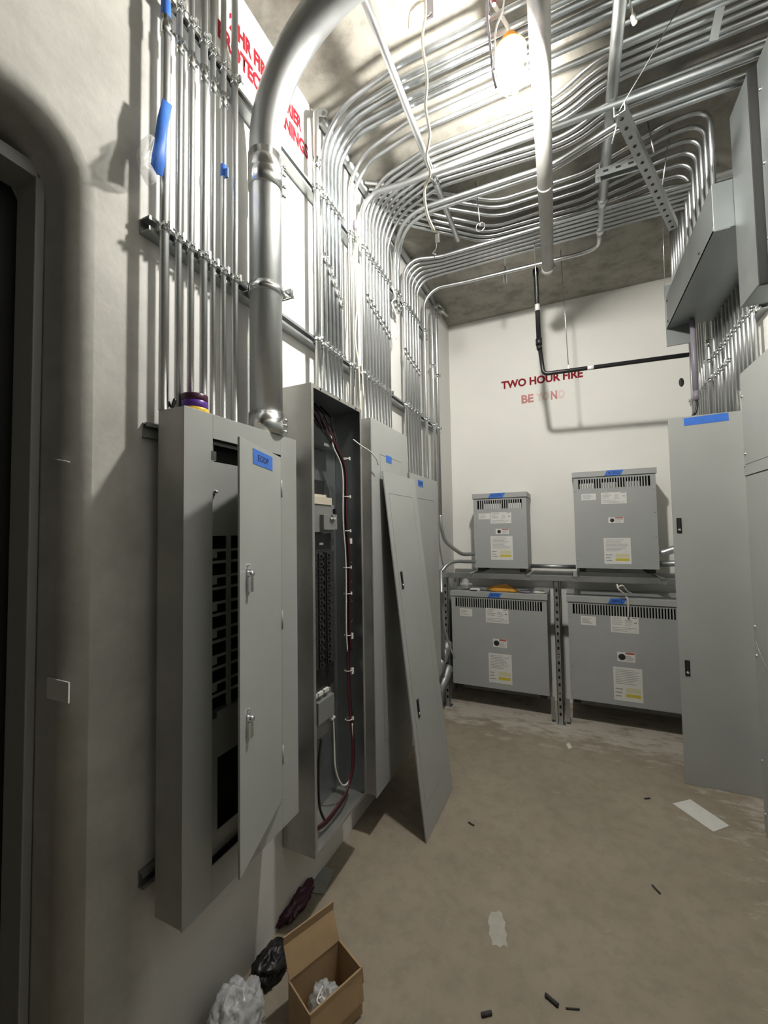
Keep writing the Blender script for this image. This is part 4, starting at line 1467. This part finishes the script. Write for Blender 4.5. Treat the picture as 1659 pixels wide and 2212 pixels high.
def transformer(x0, x1, yf, yb, z0, z1, nslot, lab, tape, tpx, labels, coils):
    t = thing('transformer', lab, 'transformer', ((x0 + x1) / 2, yf, z0), 'dry-type transformers on the back wall')
    lid = 0.045
    zv1, zv0 = z1 - lid - 0.014, z1 - lid - 0.014 - 0.075
    vx0, vx1 = x0 + 0.035, x1 - 0.035
    m = MB()
    th = 0.003
    m.box(x0, x0 + th, yf + th, yb, z0, z1 - lid).box(x1 - th, x1, yf + th, yb, z0, z1 - lid).box(x0, x1, yb - th, yb, z0, z1 - lid).box(x0, x1, yf + th, yb, z0, z0 + th)
    m.build('enclosure', 'transformer_gray', t, bevel=0.001)
    m = MB()
    m.box(x0, x1, yf, yf + th, z0, zv0).box(x0, x1, yf, yf + th, zv1, z1 - lid).box(x0, vx0, yf, yf + th, zv0, zv1).box(vx1, x1, yf, yf + th, zv0, zv1)
    m.build('front_panel', 'transformer_gray', t)
    MB().box(x0 - 0.008, x1 + 0.008, yf - 0.010, yb, z1 - lid + 0.002, z1).build('lid', 'transformer_gray', t, bevel=0.002)
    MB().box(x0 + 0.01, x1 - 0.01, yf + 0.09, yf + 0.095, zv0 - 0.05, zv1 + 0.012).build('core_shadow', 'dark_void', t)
    pitch = (vx1 - vx0) / nslot
    sw = pitch * 0.47
    key = round(sw, 5)
    if key not in slat_cache:
        slat_cache[key] = mesh_of(MB().box(-sw / 2, sw / 2, 0, th, 0, 0.075), 'slat', 'transformer_gray')
    for k in range(1, nslot):
        inst(slat_cache[key], 'slat', (vx0 + pitch * k, yf, zv0), t)
    for c0, c1 in coils:
        MB().box(vx0 + (vx1 - vx0) * c0, vx0 + (vx1 - vx0) * c1, yf + 0.03, yf + 0.08, zv0 - 0.02, zv0 + 0.045).build('coil_wrap', 'label_white', t, bevel=0.004)
    # feet
    for xx in (x0 + 0.02, x1 - 0.07):
        MB().box(xx, xx + 0.05, yf + 0.03, yb - 0.02, z0 - 0.035, z0).build('foot', 'breaker_black', t)
    sc = mesh_of(MB().lathe([(0.0, -0.003), (0.004, -0.0026), (0.005, 0.0)], (0, 0, 0), 8, 'y'), 'screw', 'galv_dull') if 'screw' not in slat_cache else slat_cache['screw']
    slat_cache['screw'] = sc
    for s in (x0 + 0.014, x1 - 0.014):
        for k in range(4):
            inst(sc, 'screw', (s, yf, z0 + 0.06 + (zv0 - z0 - 0.04) * k / 3.2), t)
    for (kind, px) in labels:
        a, b = at(px[0], px[3], 'y', yf), at(px[2], px[1], 'y', yf)
        label_plate(t, a.x, b.x, yf, a.z, b.z, kind)
    a, b = at(tpx[0], tpx[3], 'y', yf - 0.010), at(tpx[2], tpx[1], 'y', yf - 0.010)
    mt = frame_mtx((a.x, yf - 0.0108, z1 - lid + 0.004), (1, 0, 0), (0, 0, 1))
    tape_with_text(t, mt, b.x - a.x - 0.02, lid - 0.006, tape, 0.68, 0.5, skew=0.02)
    return t


transformer(-0.787, -0.350, 3.60, 3.93, 1.166, 1.802, 20, 'smaller transformer on the upper rack, taped RL5YA', 'RL5YA', (1054, 1064, 1091, 1075),
            [('small', (1034, 1109, 1058, 1122)), ('name', (1060, 1106, 1104, 1131)), ('warn', (1071, 1142, 1099, 1154)), ('instr', (1061, 1158, 1107, 1209))], [(0.14, 0.52), (0.68, 0.98)])
transformer(0.010, 0.562, 3.60, 3.93, 1.180, 1.932, 27, 'larger transformer on the upper rack, taped RCRL3', 'RCRL3', (1305, 1014, 1347, 1028),
            [('small', (1256, 1066, 1287, 1081)), ('name', (1299, 1062, 1353, 1089)), ('warn', (1314, 1117, 1347, 1130)), ('instr', (1306, 1162, 1362, 1218))], [(0.02, 0.24), (0.34, 0.55), (0.68, 0.88)])
transformer(-0.980, -0.213, 3.52, 3.93, 0.187, 0.972, 37, 'lower left transformer under the rack, taped RLPYB', 'RLPYB', (1053, 1277, 1084, 1288),
            [('small', (994, 1315, 1020, 1330)), ('name', (1050, 1316, 1098, 1344)), ('warn', (1065, 1382, 1095, 1397)), ('instr', (1057, 1415, 1105, 1473))], [])
transformer(-0.062, 0.745, 3.52, 3.93, 0.192, 0.972, 40, 'lower right transformer under the rack, partly behind the standing cover', 'RBRL2', (1313, 1288, 1353, 1300),
            [('small', (1255, 1332, 1287, 1349)), ('name', (1320, 1334, 1379, 1365)), ('warn', (1334, 1411, 1372, 1428)), ('instr', (1327, 1446, 1387, 1511))], [])


# ------------------------------------------------------------------ strut rack that carries the upper pair
def rack():
    t = thing('strut_rack', 'galvanized strut rack framing the lower transformers and carrying the upper pair', 'rack', (-0.137, 3.47, 0))
    hole = mesh_of(MB().box(-0.007, 0.007, -0.0008, 0.0008, -0.011, 0.011), 'slot', 'dark_void')
    for (x, zt) in ((-0.137, 1.085), (-1.020, 1.085), (0.80, 1.085)):
        for y, vis in ((3.475, True), (3.885, False)):
            p = strut_mb((x, y, 0.0), (x, y, zt), (0, 1, 0)).build('post', 'galv_dull', t)
            MB().box(x - 0.035, x + 0.035, y - 0.01, y + 0.05, 0.0, 0.006).build('foot_plate', 'bright_zinc', t)
            if vis:
                for k in range(18):
                    inst(hole, 'slot', (x, y - 0.0006, 0.08 + k * 0.055), p)
    for y in (3.49, 3.86):
        strut_mb((-1.03, y, 1.087), (0.86, y, 1.087), (0, 0, 1)).build('beam', 'galv', t)
    for x in (-0.80, -0.34, 0.0, 0.56):
        strut_mb((x, 3.46, 1.1285), (x, 3.90, 1.1285), (0, 0, -1)).build('cross_beam', 'galv', t)
    for x in (-0.19, -0.085):
        MB().box(x - 0.014, x + 0.014, 3.50, 3.512, 0.02, 0.19).build('bracket', 'galv_dull', t)
    MB().tube([(-0.345, 3.75, 1.175), (0.006, 3.75, 1.175)], 0.017, 12).build('pipe', 'galv_dull', t)
    for z in (0.25, 0.52, 0.93, 1.04):
        MB().tube([(-0.137, 3.474, z), (-0.137, 3.466, z)], 0.007, 8).build('bolt', 'bright_zinc', t)


rack()
# conduits leaving the larger upper transformer to the right
o = MB().tube(spline([(0.565, 3.70, 1.29), (0.61, 3.70, 1.30), (0.66, 3.69, 1.32), (0.74, 3.66, 1.34), (0.85, 3.6, 1.34)]), 0.028, 14).build('flexible_conduit', 'galv', loc=(0.565, 3.7, 1.29))
tag(o, 'fat flexible conduit between the larger upper transformer and the standing cover', 'conduit')
o = MB().tube([(0.565, 3.70, 1.215), (0.86, 3.70, 1.225)], 0.022, 14).build('pipe', 'galv_dull', loc=(0.565, 3.7, 1.215))
tag(o, 'straight pipe below the fat flexible conduit by the larger upper transformer', 'pipe')


# things lying on the lower transformers
def crumple(c, rx, ry, rz, seed, amp=0.3, nu=44, nv=26, freq=2.0):
    """crumpled bag: creased lump resting on its flat underside"""
    off = Vector((seed * 3.7, seed * 1.9, seed * 0.7))
    vs, fs = [], []
    for j in range(nv + 1):
        th = math.pi * j / nv
        for i in range(nu):
            a = 2 * math.pi * i / nu
            d = Vector((math.sin(th) * math.cos(a), math.sin(th) * math.sin(a), math.cos(th)))
            k = 0.9
            for o, w in ((1, 1.0), (2.1, 0.45), (4.3, 0.22)):
                k += amp * w * (0.45 - abs(noise.noise(d * freq * o + off)) * 2)
            p = Vector((d.x * rx * k, d.y * ry * k, max(d.z * rz * k, -rz * 0.5)))
            vs.append(Vector(c) + p)
    for j in range(nv):
        for i in range(nu):
            i2 = (i + 1) % nu
            fs.append((j * nu + i, (j + 1) * nu + i, (j + 1) * nu + i2, j * nu + i2))
    return MB().add(vs, fs, True)


def blob(c, rx, ry, rz, seed, amp=0.25, nu=16, nv=10, flat=True, freq=2.2):
    rnd = random.Random(seed)
    ph = [rnd.uniform(0, 6.28) for _ in range(9)]
    vs, fs = [], []
    for j in range(nv + 1):
        th = math.pi * j / nv
        for i in range(nu):
            a = 2 * math.pi * i / nu
            d = Vector((math.sin(th) * math.cos(a), math.sin(th) * math.sin(a), math.cos(th)))
            k = 1 + amp * (math.sin(freq * d.x * 2 + ph[0]) * math.sin(freq * d.y * 2 + ph[1]) + 0.5 * math.sin(freq * 4 * d.z + ph[2] + 3 * d.x)
                           + 0.35 * math.sin(freq * 5 * d.y + ph[3]) * math.sin(freq * 5 * d.x + ph[4]))
            z = d.z * rz * k
            if flat:
                z = max(z, -rz * 0.55)
            vs.append(Vector(c) + Vector((d.x * rx * k, d.y * ry * k, z)))
    for j in range(nv):
        for i in range(nu):
            i2 = (i + 1) % nu
            fs.append((j * nu + i, (j + 1) * nu + i, (j + 1) * nu + i2, j * nu + i2))
    return MB().add(vs, fs, True)


zt = 0.972
p = at(1083, 1274, 'y', 3.56)
o = blob((p.x, 3.585, zt + 0.020), 0.115, 0.045, 0.036, 5, 0.14).build('cloth_bag', 'orange_cloth', loc=(p.x, 3.585, zt))
tag(o, 'orange yellow cloth bundle on top of the lower left transformer', 'cloth')
m = blob((p.x + 0.075, 3.575, zt + 0.014), 0.05, 0.035, 0.02, 9, 0.2)
m.build('fold', 'orange_cloth', o)
p = at(1026, 1270, 'y', 3.56)
o = MB().box(p.x - 0.04, p.x + 0.045, 3.54, 3.60, zt, zt + 0.026).build('packet', 'paper', loc=(p.x, 3.57, zt), bevel=0.008)
tag(o, 'white paper packet left of the orange cloth bundle', 'packet')
MB().box(p.x - 0.036, p.x + 0.02, 3.535, 3.545, zt, zt + 0.010).build('band', 'dark_rubber', o)
p = at(1004, 1262, 'y', 3.62)
o = MB().lathe([(0.0, 0.0), (0.030, 0.0), (0.033, 0.01), (0.033, 0.07), (0.018, 0.088), (0.014, 0.09), (0.014, 0.098)], (p.x, 3.65, zt), 18).build('bottle', 'clear_plastic', loc=(p.x, 3.65, zt))
tag(o, 'clear plastic bottle on the lower left transformer behind the packet', 'bottle')
MB().lathe([(0.0, 0.107), (0.015, 0.106), (0.015, 0.097)], (p.x, 3.65, zt), 14).build('cap', 'white_wire', o)
p = at(981, 1262, 'y', 3.6)
o = MB().add([(p.x - 0.025, 3.6, zt), (p.x + 0.022, 3.6, zt), (p.x + 0.022, 3.603, zt + 0.06), (p.x + 0.01, 3.603, zt + 0.065), (p.x - 0.025, 3.605, zt), (p.x + 0.022, 3.605, zt), (p.x + 0.022, 3.607, zt + 0.06), (p.x + 0.01, 3.607, zt + 0.065)],
             [(0, 1, 2, 3), (7, 6, 5, 4), (0, 4, 5, 1), (1, 5, 6, 2), (2, 6, 7, 3), (3, 7, 4, 0)]).build('paper_scrap', 'paper', loc=(p.x, 3.6, zt))
tag(o, 'upright white paper scrap at the left end of the lower left transformer', 'paper')
p = at(1140, 1273, 'y', 3.56)
o = blob((p.x - 0.01, 3.575, zt + 0.008), 0.06, 0.04, 0.014, 21, 0.2).build('wrapper', 'lead_gray', loc=(p.x, 3.57, zt))
tag(o, 'crumpled gray blue wrapper right of the orange cloth bundle', 'wrapper')
o = blob((p.x + 0.085, 3.58, zt + 0.010), 0.055, 0.035, 0.016, 33, 0.2).build('wrapper', 'paper', loc=(p.x + 0.09, 3.57, zt))
tag(o, 'crumpled white wrapper at the right end of the lower left transformer', 'wrapper')
p0 = at(1333, 1262, 'y', 3.46)
q1 = [p0, at(1336, 1272, 'y', 3.45), at(1347, 1282, 'y', 3.47), at(1352, 1288, 'y', 3.49), at(1357, 1300, 'y', 3.49), at(1357, 1334, 'y', 3.505)]
o = cable(q1, 0.006, 'white_wire', 'white strap hanging from the rack over the lower right transformer')
MB().tube(spline([at(1335, 1268, 'y', 3.455), at(1345, 1265, 'y', 3.46), at(1355, 1277, 'y', 3.49), at(1366, 1283, 'y', 3.53)]), 0.005, 8).build('loop', 'white_wire', o)

# ------------------------------------------------------------------ right side: standing cover, cabinet, wireway, boxes, risers
def standing_cover():
    y = 2.972
    x0, x1, h = 0.541, 0.925, 2.148
    t = thing('panel_cover', 'tall gray panel cover standing upright at the right with a long blue tape', 'panel cover', (x0, y, 0))
    mt = frame_mtx((x0, y, 0.004), (1, 0, 0), (0, 0, 1))
    MB().box(x0, x1, y, y + 0.012, 0.0, h).build('sheet', 'panel_gray', t, bevel=0.002)
    for u, v in ((1467, 1135), (1485, 1443)):
        p = at(u, v, 'y', y)
        latch(t, frame_mtx((p.x, y - 0.0004, p.z), (1, 0, 0), (0, 0, 1)), chrome=False)
    a, b = at(1478, 922, 'y', y), at(1574, 898, 'y', y)
    tape_with_text(t, frame_mtx((a.x, y - 0.0008, 2.092), (1, 0, 0.03), (-0.03, 0, 1)), b.x - a.x, 0.046, None)


standing_cover()


def right_cabinet():
    x0 = 0.790
    y0, y1, z1 = -1.6, 2.625, 2.258  # unseen stretch towards and behind the camera is added to cut bounce light
    t = thing('switch_cabinet', 'gray switch cabinet along the right wall at the frame edge', 'cabinet', (x0, y1, 0))
    MB().box(x0 + 0.004, XR - 0.003, y0, y1, 0.0, z1 - 0.006).build('box', 'panel_edge', t, bevel=0.002)
    MB().box(x0, x0 + 0.004, y0, y1 + 0.004, 1.798, z1).build('upper_cover', 'panel_gray', t, bevel=0.001)
    MB().box(x0 - 0.004, x0 + 0.004, y0, y1 + 0.004, 1.742, 1.794).build('trim_strip', 'panel_gray', t, bevel=0.001)
    MB().box(x0, x0 + 0.004, y0, y1 + 0.004, 0.02, 1.738).build('lower_cover', 'panel_gray', t, bevel=0.001)
    sc = mesh_of(MB().lathe([(0.0, -0.007), (0.006, -0.006), (0.008, 0.0)], (0, 0, 0), 10, 'x'), 'screw', 'bright_zinc')
    for z in (2.14, 1.85, 1.79, 1.745, 1.0, 0.86, 0.36, 0.11):
        inst(sc, 'screw', (x0, y1 - 0.012, z), t)
    MB().tube(spline([(x0 - 0.004, 2.60, 0.94), (x0 - 0.015, 2.52, 0.90), (x0 - 0.02, 2.40, 0.84), (x0 - 0.01, 2.30, 0.80)]), 0.0022, 6).build('seal_wire', 'bright_zinc', t)


right_cabinet()


def wireway():
    x0, y0, y1, z0, z1 = 0.622, 2.284, 3.30, 2.830, 3.048
    t = thing('wireway', 'long sheet metal wireway hung high along the right wall', 'wireway', (x0, y0, z0))
    MB().box(x0, XR - 0.002, y0, y1, z0, z1).build('trough', 'duct_metal', t, bevel=0.002)
    MB().box(x0 - 0.004, x0, y0, y1, z0 - 0.004, z0 + 0.020).box(x0 - 0.004, x0 + 0.06, y0, y1, z0 - 0.004, z0).build('flange', 'duct_metal', t)
    MB().box(x0 - 0.006, x0 + 0.14, y1, y1 + 0.012, z0 - 0.12, z1 + 0.08).build('end_plate', 'duct_metal', t)
    m = MB()
    for yy, zz in ((3.25, 2.86), (3.25, 3.0), (2.5, 2.86)):
        m.lathe([(0.0, -0.009), (0.006, -0.008), (0.007, -0.003)], (x0, yy, zz), 8, 'x')
    m.build('screw', 'dark_rubber', t)


wireway()
t = thing('sheet_metal_box', 'tall galvanized box hung at the upper right beside the wireway', 'duct', (0.70, 2.08, 2.45))
MB().box(0.70, XR - 0.002, 2.075, 2.092, 2.452, 3.325).box(0.70, 0.712, 2.092, 2.280, 2.452, 3.325).box(0.712, XR - 0.002, 2.265, 2.280, 2.452, 3.325).box(0.712, XR - 0.002, 2.092, 2.265, 3.315, 3.325).build('casing', 'duct_metal', t)
MB().box(0.712, XR - 0.002, 2.092, 2.265, 2.452, 2.458).build('bottom', 'inside_steel', t)
MB().box(0.698, 0.70, 2.060, 2.075, 2.44, 3.325).box(0.70, 0.93 - 0.002, 2.055, 2.075, 2.44, 3.325).build('shade_strip', 'dark_rubber', t)  # dark colour stands for shade on the near face between the boxes
t = thing('sheet_metal_box', 'nearer gray box at the upper right corner of the view', 'duct', (0.735, 1.5, 2.40))
MB().box(0.722, XR - 0.002, 1.45, 2.052, 2.470, 3.325).build('casing', 'duct_metal', t, bevel=0.003)
m = MB()
for zz in (2.6, 2.9, 3.2):
    m.lathe([(0.0, -0.006), (0.005, -0.005), (0.007, 0.0)], (0.722, 2.03, zz), 8, 'x')
m.build('screw', 'bright_zinc', t)

# risers on the right wall
GR = 'risers on the right wall'
def xr_(r):
    return XR - 0.0425 - r


ry = [(3.90, 0.0105), (3.845, 0.0095), (3.79, 0.0095), (3.735, 0.0095), (3.68, 0.0095), (3.625, 0.0095), (3.57, 0.0095), (3.50, 0.0095), (3.415, 0.0165), (3.325, 0.0105), (3.265, 0.0105), (3.205, 0.0105),
      (3.115, 0.0115), (3.055, 0.0115), (2.995, 0.0115), (2.935, 0.0115), (2.875, 0.0115), (2.815, 0.0115), (2.755, 0.0115), (2.695, 0.0115)]
for s0_, s1_, z, lb in ((3.02, 3.93, 2.47, 'lower'), (2.64, 3.46, 2.60, 'upper')):
    o = strut_mb((XR - 0.0005, s0_, z), (XR - 0.0005, s1_, z), (-1, 0, 0)).build('strut_channel', 'strut_metal', loc=(XR, s0_, z))
    tag(o, '%s steel strut behind the risers on the right wall' % lb, 'strut')
for i, (y, r) in enumerate(ry):
    ztop = 2.826 if y < 3.29 else (3.2 if y > 3.32 else 2.7)
    xx = xr_(r)
    o = MB().tube([(xx, y, 2.12 if y > 2.99 else 2.255), (xx, y, ztop)], r, 12).build('conduit', 'galv', loc=(xx, y, ztop))
    tag(o, '%s riser on the right wall, counted from the back corner' % ORD[i].capitalize(), 'conduit', GR)
    z = 2.47 if y > 3.02 else 2.60
    inst(clamp_mesh(r), 'strut_clamp', (xx, y, z), o, (0, 0, math.pi))
    if y < 3.46 and y > 3.02:
        inst(clamp_mesh(r), 'strut_clamp', (xx, y, 2.60), o, (0, 0, math.pi))
    if i in (8, 3):
        inst(coup_mesh(r), 'coupling', (xx, y, 2.72), o, (0, 0, math.pi))
o = MB().tube([(0.742, 3.22, 2.826), (0.742, 3.22, 2.34)], 0.0155, 12).build('conduit', 'lead_gray', loc=(0.742, 3.22, 2.34))
tag(o, 'dull violet gray drop pipe where the black pipe ends at the right', 'pipe')
MB().tube([(0.742, 3.22, 2.30), (0.742, 3.22, 2.36)], 0.018, 12).build('sleeve', 'lead_gray', o)
MB().tube(spline([(0.742, 3.22, 2.31), (0.746, 3.22, 2.27), (0.735, 3.22, 2.22), (0.715, 3.22, 2.19), (0.715, 3.25, 2.1)]), 0.007, 8).build('cable', 'black_wire', o)
q = at(1472, 826, 'y', YB)
o = MB().lathe([(0.0, -0.004), (0.012, -0.004), (0.018, 0.0)], (q.x, YB, q.z), 14, 'y').build('wall_plug', 'dark_rubber', loc=(q.x, YB, q.z))
o.scale.z = 2.0
tag(o, 'small dark oval plug on the back wall near the right corner', 'plug')

# ------------------------------------------------------------------ floor things
def cardboard_box():
    h = 0.135
    c2, c3 = at(732, 2030, 'z', h), at(778, 2088, 'z', h)
    c1 = at(624, 2118, 'z', h)
    e = c1 - c2
    sd = c3 - c2
    sd = sd - e.normalized() * sd.dot(e.normalized())
    c1, c2, c3, c4 = c1, c2, c2 + sd * 1.05, c1 + sd * 1.05
    t = thing('cardboard_box', 'open brown cardboard box on the floor with its flap raised', 'box', Vector((c2.x, c2.y, 0)))
    th = 0.004
    def wallq(a, b, z0, z1, nm, mtl):
        m = MB().beam(Vector((a.x, a.y, (z0 + z1) / 2)), Vector((b.x, b.y, (z0 + z1) / 2)), th, z1 - z0)
        return m.build(nm, mtl, t)
    for a, b in ((c1, c2), (c2, c3), (c3, c4), (c4, c1)):
        wallq(a, b, 0.001, h, 'side', 'cardboard')
    def flap(a, b, d, ln, nm='flap'):
        d = Vector(d).normalized() * ln
        n = (b - a).cross(d).normalized() * th
        vs = [a, b, b + d, a + d, a + n, b + n, b + d + n, a + d + n]
        return MB().add(vs, [(0, 1, 2, 3), (7, 6, 5, 4), (0, 4, 5, 1), (1, 5, 6, 2), (2, 6, 7, 3), (3, 7, 4, 0)]).build(nm, 'cardboard', t)
    out = (c2 - c3).normalized()
    fp = flap(c1, c2, out * 0.45 + Vector((0, 0, 1)), 0.085)
    dd = (out * 0.45 + Vector((0, 0, 1))).normalized() * 0.085
    flap(c1 + dd, c2 + dd, out * -0.1 + Vector((0, 0, 1)), 0.028)
    out2 = (c3 - c2).normalized()
    flap(c4, c3, out2 * 0.12 + Vector((0, 0, -1)), 0.09)
    ee = (c2 - c1).normalized()
    flap(c2, c3, ee * 0.10 + Vector((0, 0, -1)), 0.05)
    m = MB().add([(c1.x, c1.y, 0.002), (c2.x, c2.y, 0.002), (c3.x, c3.y, 0.002), (c4.x, c4.y, 0.002), (c1.x, c1.y, 0.006), (c2.x, c2.y, 0.006), (c3.x, c3.y, 0.006), (c4.x, c4.y, 0.006)],
                 [(0, 1, 2, 3), (7, 6, 5, 4), (0, 4, 5, 1), (1, 5, 6, 2), (2, 6, 7, 3), (3, 7, 4, 0)])
    m.build('bottom', 'cardboard', t)
    cc = (c1 + c2 + c3 + c4) / 4
    o = crumple((cc.x, cc.y, 0.045), 0.060, 0.050, 0.060, 7, 0.22).build('plastic_bag', 'bag_plastic', loc=(cc.x, cc.y, 0.01))
    tag(o, 'clear plastic bag of fittings inside the cardboard box', 'bag')
    w = [at(u, v, 'z', 0.115) for u, v in ((697, 2131), (688, 2150), (685, 2163), (693, 2171), (700, 2163), (695, 2154), (688, 2158))]
    o = MB().tube(spline(w), 0.0028, 8).build('wire_loop', 'white_wire', loc=w[0])
    tag(o, 'bright white wire loop on the plastic bag in the cardboard box', 'wire')


cardboard_box()
c = at(520, 2185, 'z', 0.06)
o = crumple((c.x - 0.0, c.y - 0.02, 0.055), 0.080, 0.095, 0.105, 3, 0.22, 60, 36).build('plastic_bag', 'bag_plastic', loc=(c.x, c.y, 0.0))
tag(o, 'crumpled white plastic bag on the floor left of the cardboard box', 'bag')
c = at(640, 1925, 'z', 0.02)
o = crumple((c.x + 0.02, c.y - 0.04, 0.020), 0.055, 0.12, 0.038, 5, 0.3).build('rag', 'maroon_tape', loc=(c.x, c.y, 0))
tag(o, 'dark maroon rag bunched on the floor behind the raised cardboard flap', 'rag')
c = at(585, 2085, 'z', 0.02)
o = crumple((c.x, c.y, 0.024), 0.055, 0.08, 0.048, 9, 0.28).build('plastic_bag', 'black_plastic', loc=(c.x, c.y, 0))
tag(o, 'black plastic bag on the floor between the white bag and the box', 'bag')


def flat_quad(pix, z, name, mtl, label, cat, t=0.0012):
    vs = [at(u, v, 'z', z) for u, v in pix]
    n = len(vs)
    top = [v + Vector((0, 0, t)) for v in vs]
    f = [tuple(range(n)), tuple(reversed(range(n, 2 * n)))] + [(i, i + n, (i + 1) % n + n, (i + 1) % n) for i in range(n)]
    o = MB().add(vs + top, f).build(name, mtl, loc=vs[0])
    return tag(o, label, cat)


flat_quad([(1453, 1736), (1491, 1727), (1576, 1784), (1541, 1797)], 0.0006, 'paper_strip', 'paper', 'white printed paper strip on the floor before the standing cover', 'paper')
flat_quad([(1057, 1978), (1062, 1969), (1071, 1971), (1078, 1967), (1085, 1974), (1086, 1984), (1092, 1992), (1090, 2006), (1095, 2018), (1093, 2030), (1097, 2046), (1088, 2041), (1080, 2047), (1072, 2041), (1064, 2043), (1062, 2028), (1056, 2018), (1058, 2002), (1054, 1992)], 0.0003, 'plaster_patch', 'plaster', 'pale plaster smear on the bare floor in the middle', 'plaster', 0.0006)
flat_quad([(1223, 1607), (1230, 1605), (1236, 1615), (1228, 1618)], 0.0006, 'paper_scrap', 'paper', 'tiny white paper scrap on the floor before the transformers', 'paper')
flat_quad([(672, 1905), (700, 1872), (722, 1880), (700, 1932), (668, 1928)], 0.003, 'foil_sheet', 'galv_dull', 'small gray metal sheet on the floor under the open panelboard', 'sheet', 0.002)
flat_quad([(700, 1800), (716, 1790), (720, 1796), (704, 1808)], 0.001, 'paper_scrap', 'paper', 'thin pale paper scrap under the open panelboard', 'paper')
flat_quad([(695, 1965), (707, 1962), (706, 1975), (699, 1972)], 0.02, 'paper_scrap', 'paper', 'white paper corner beside the raised cardboard flap', 'paper')
deb = [((1178, 2148), (1206, 2172), 0.006, 'thicker dark screw on the floor near the bottom of the view'), ((1222, 2178), (1252, 2180), 0.0025, 'thin dark sliver right of the thicker dark screw'),
       ((1409, 1912), (1426, 1930), 0.004, 'dark screw on the floor at the right'), ((1012, 1776), (1024, 1783), 0.004, 'dark bit of wire on the floor near the leaning cover foot'),
       ((1392, 1725), (1404, 1724), 0.004, 'dark bit of wire left of the white paper strip'), ((1040, 2192), (1062, 2187), 0.006, 'dark crumb of debris at the bottom edge')]
for a, b, r, lb in deb:
    o = MB().tube([at(*a, 'z', r), at(*b, 'z', r)], r, 7).build('debris', 'debris_dark', loc=at(*a, 'z', 0))
    tag(o, lb, 'debris', 'dark bits on the floor')
# scraps on the wall edge beside the door
pl = at(126, 1490, 'y', 0.568)
o = MB().box(pl.x - 0.045, pl.x + 0.040, 0.567, 0.5705, pl.z - 0.025, pl.z + 0.022).build('tape_scrap', 'paper', loc=pl)
tag(o, 'white tape scrap on the dark door recess edge', 'tape')
pl = at(125, 993, 'y', 0.566)
o = MB().tube([at(108, 990, 'y', 0.565), at(150, 998, 'y', 0.567)], 0.0016, 6).build('wire_scrap', 'white_wire', loc=pl)
tag(o, 'thin pale wire stuck across the door recess edge', 'wire')
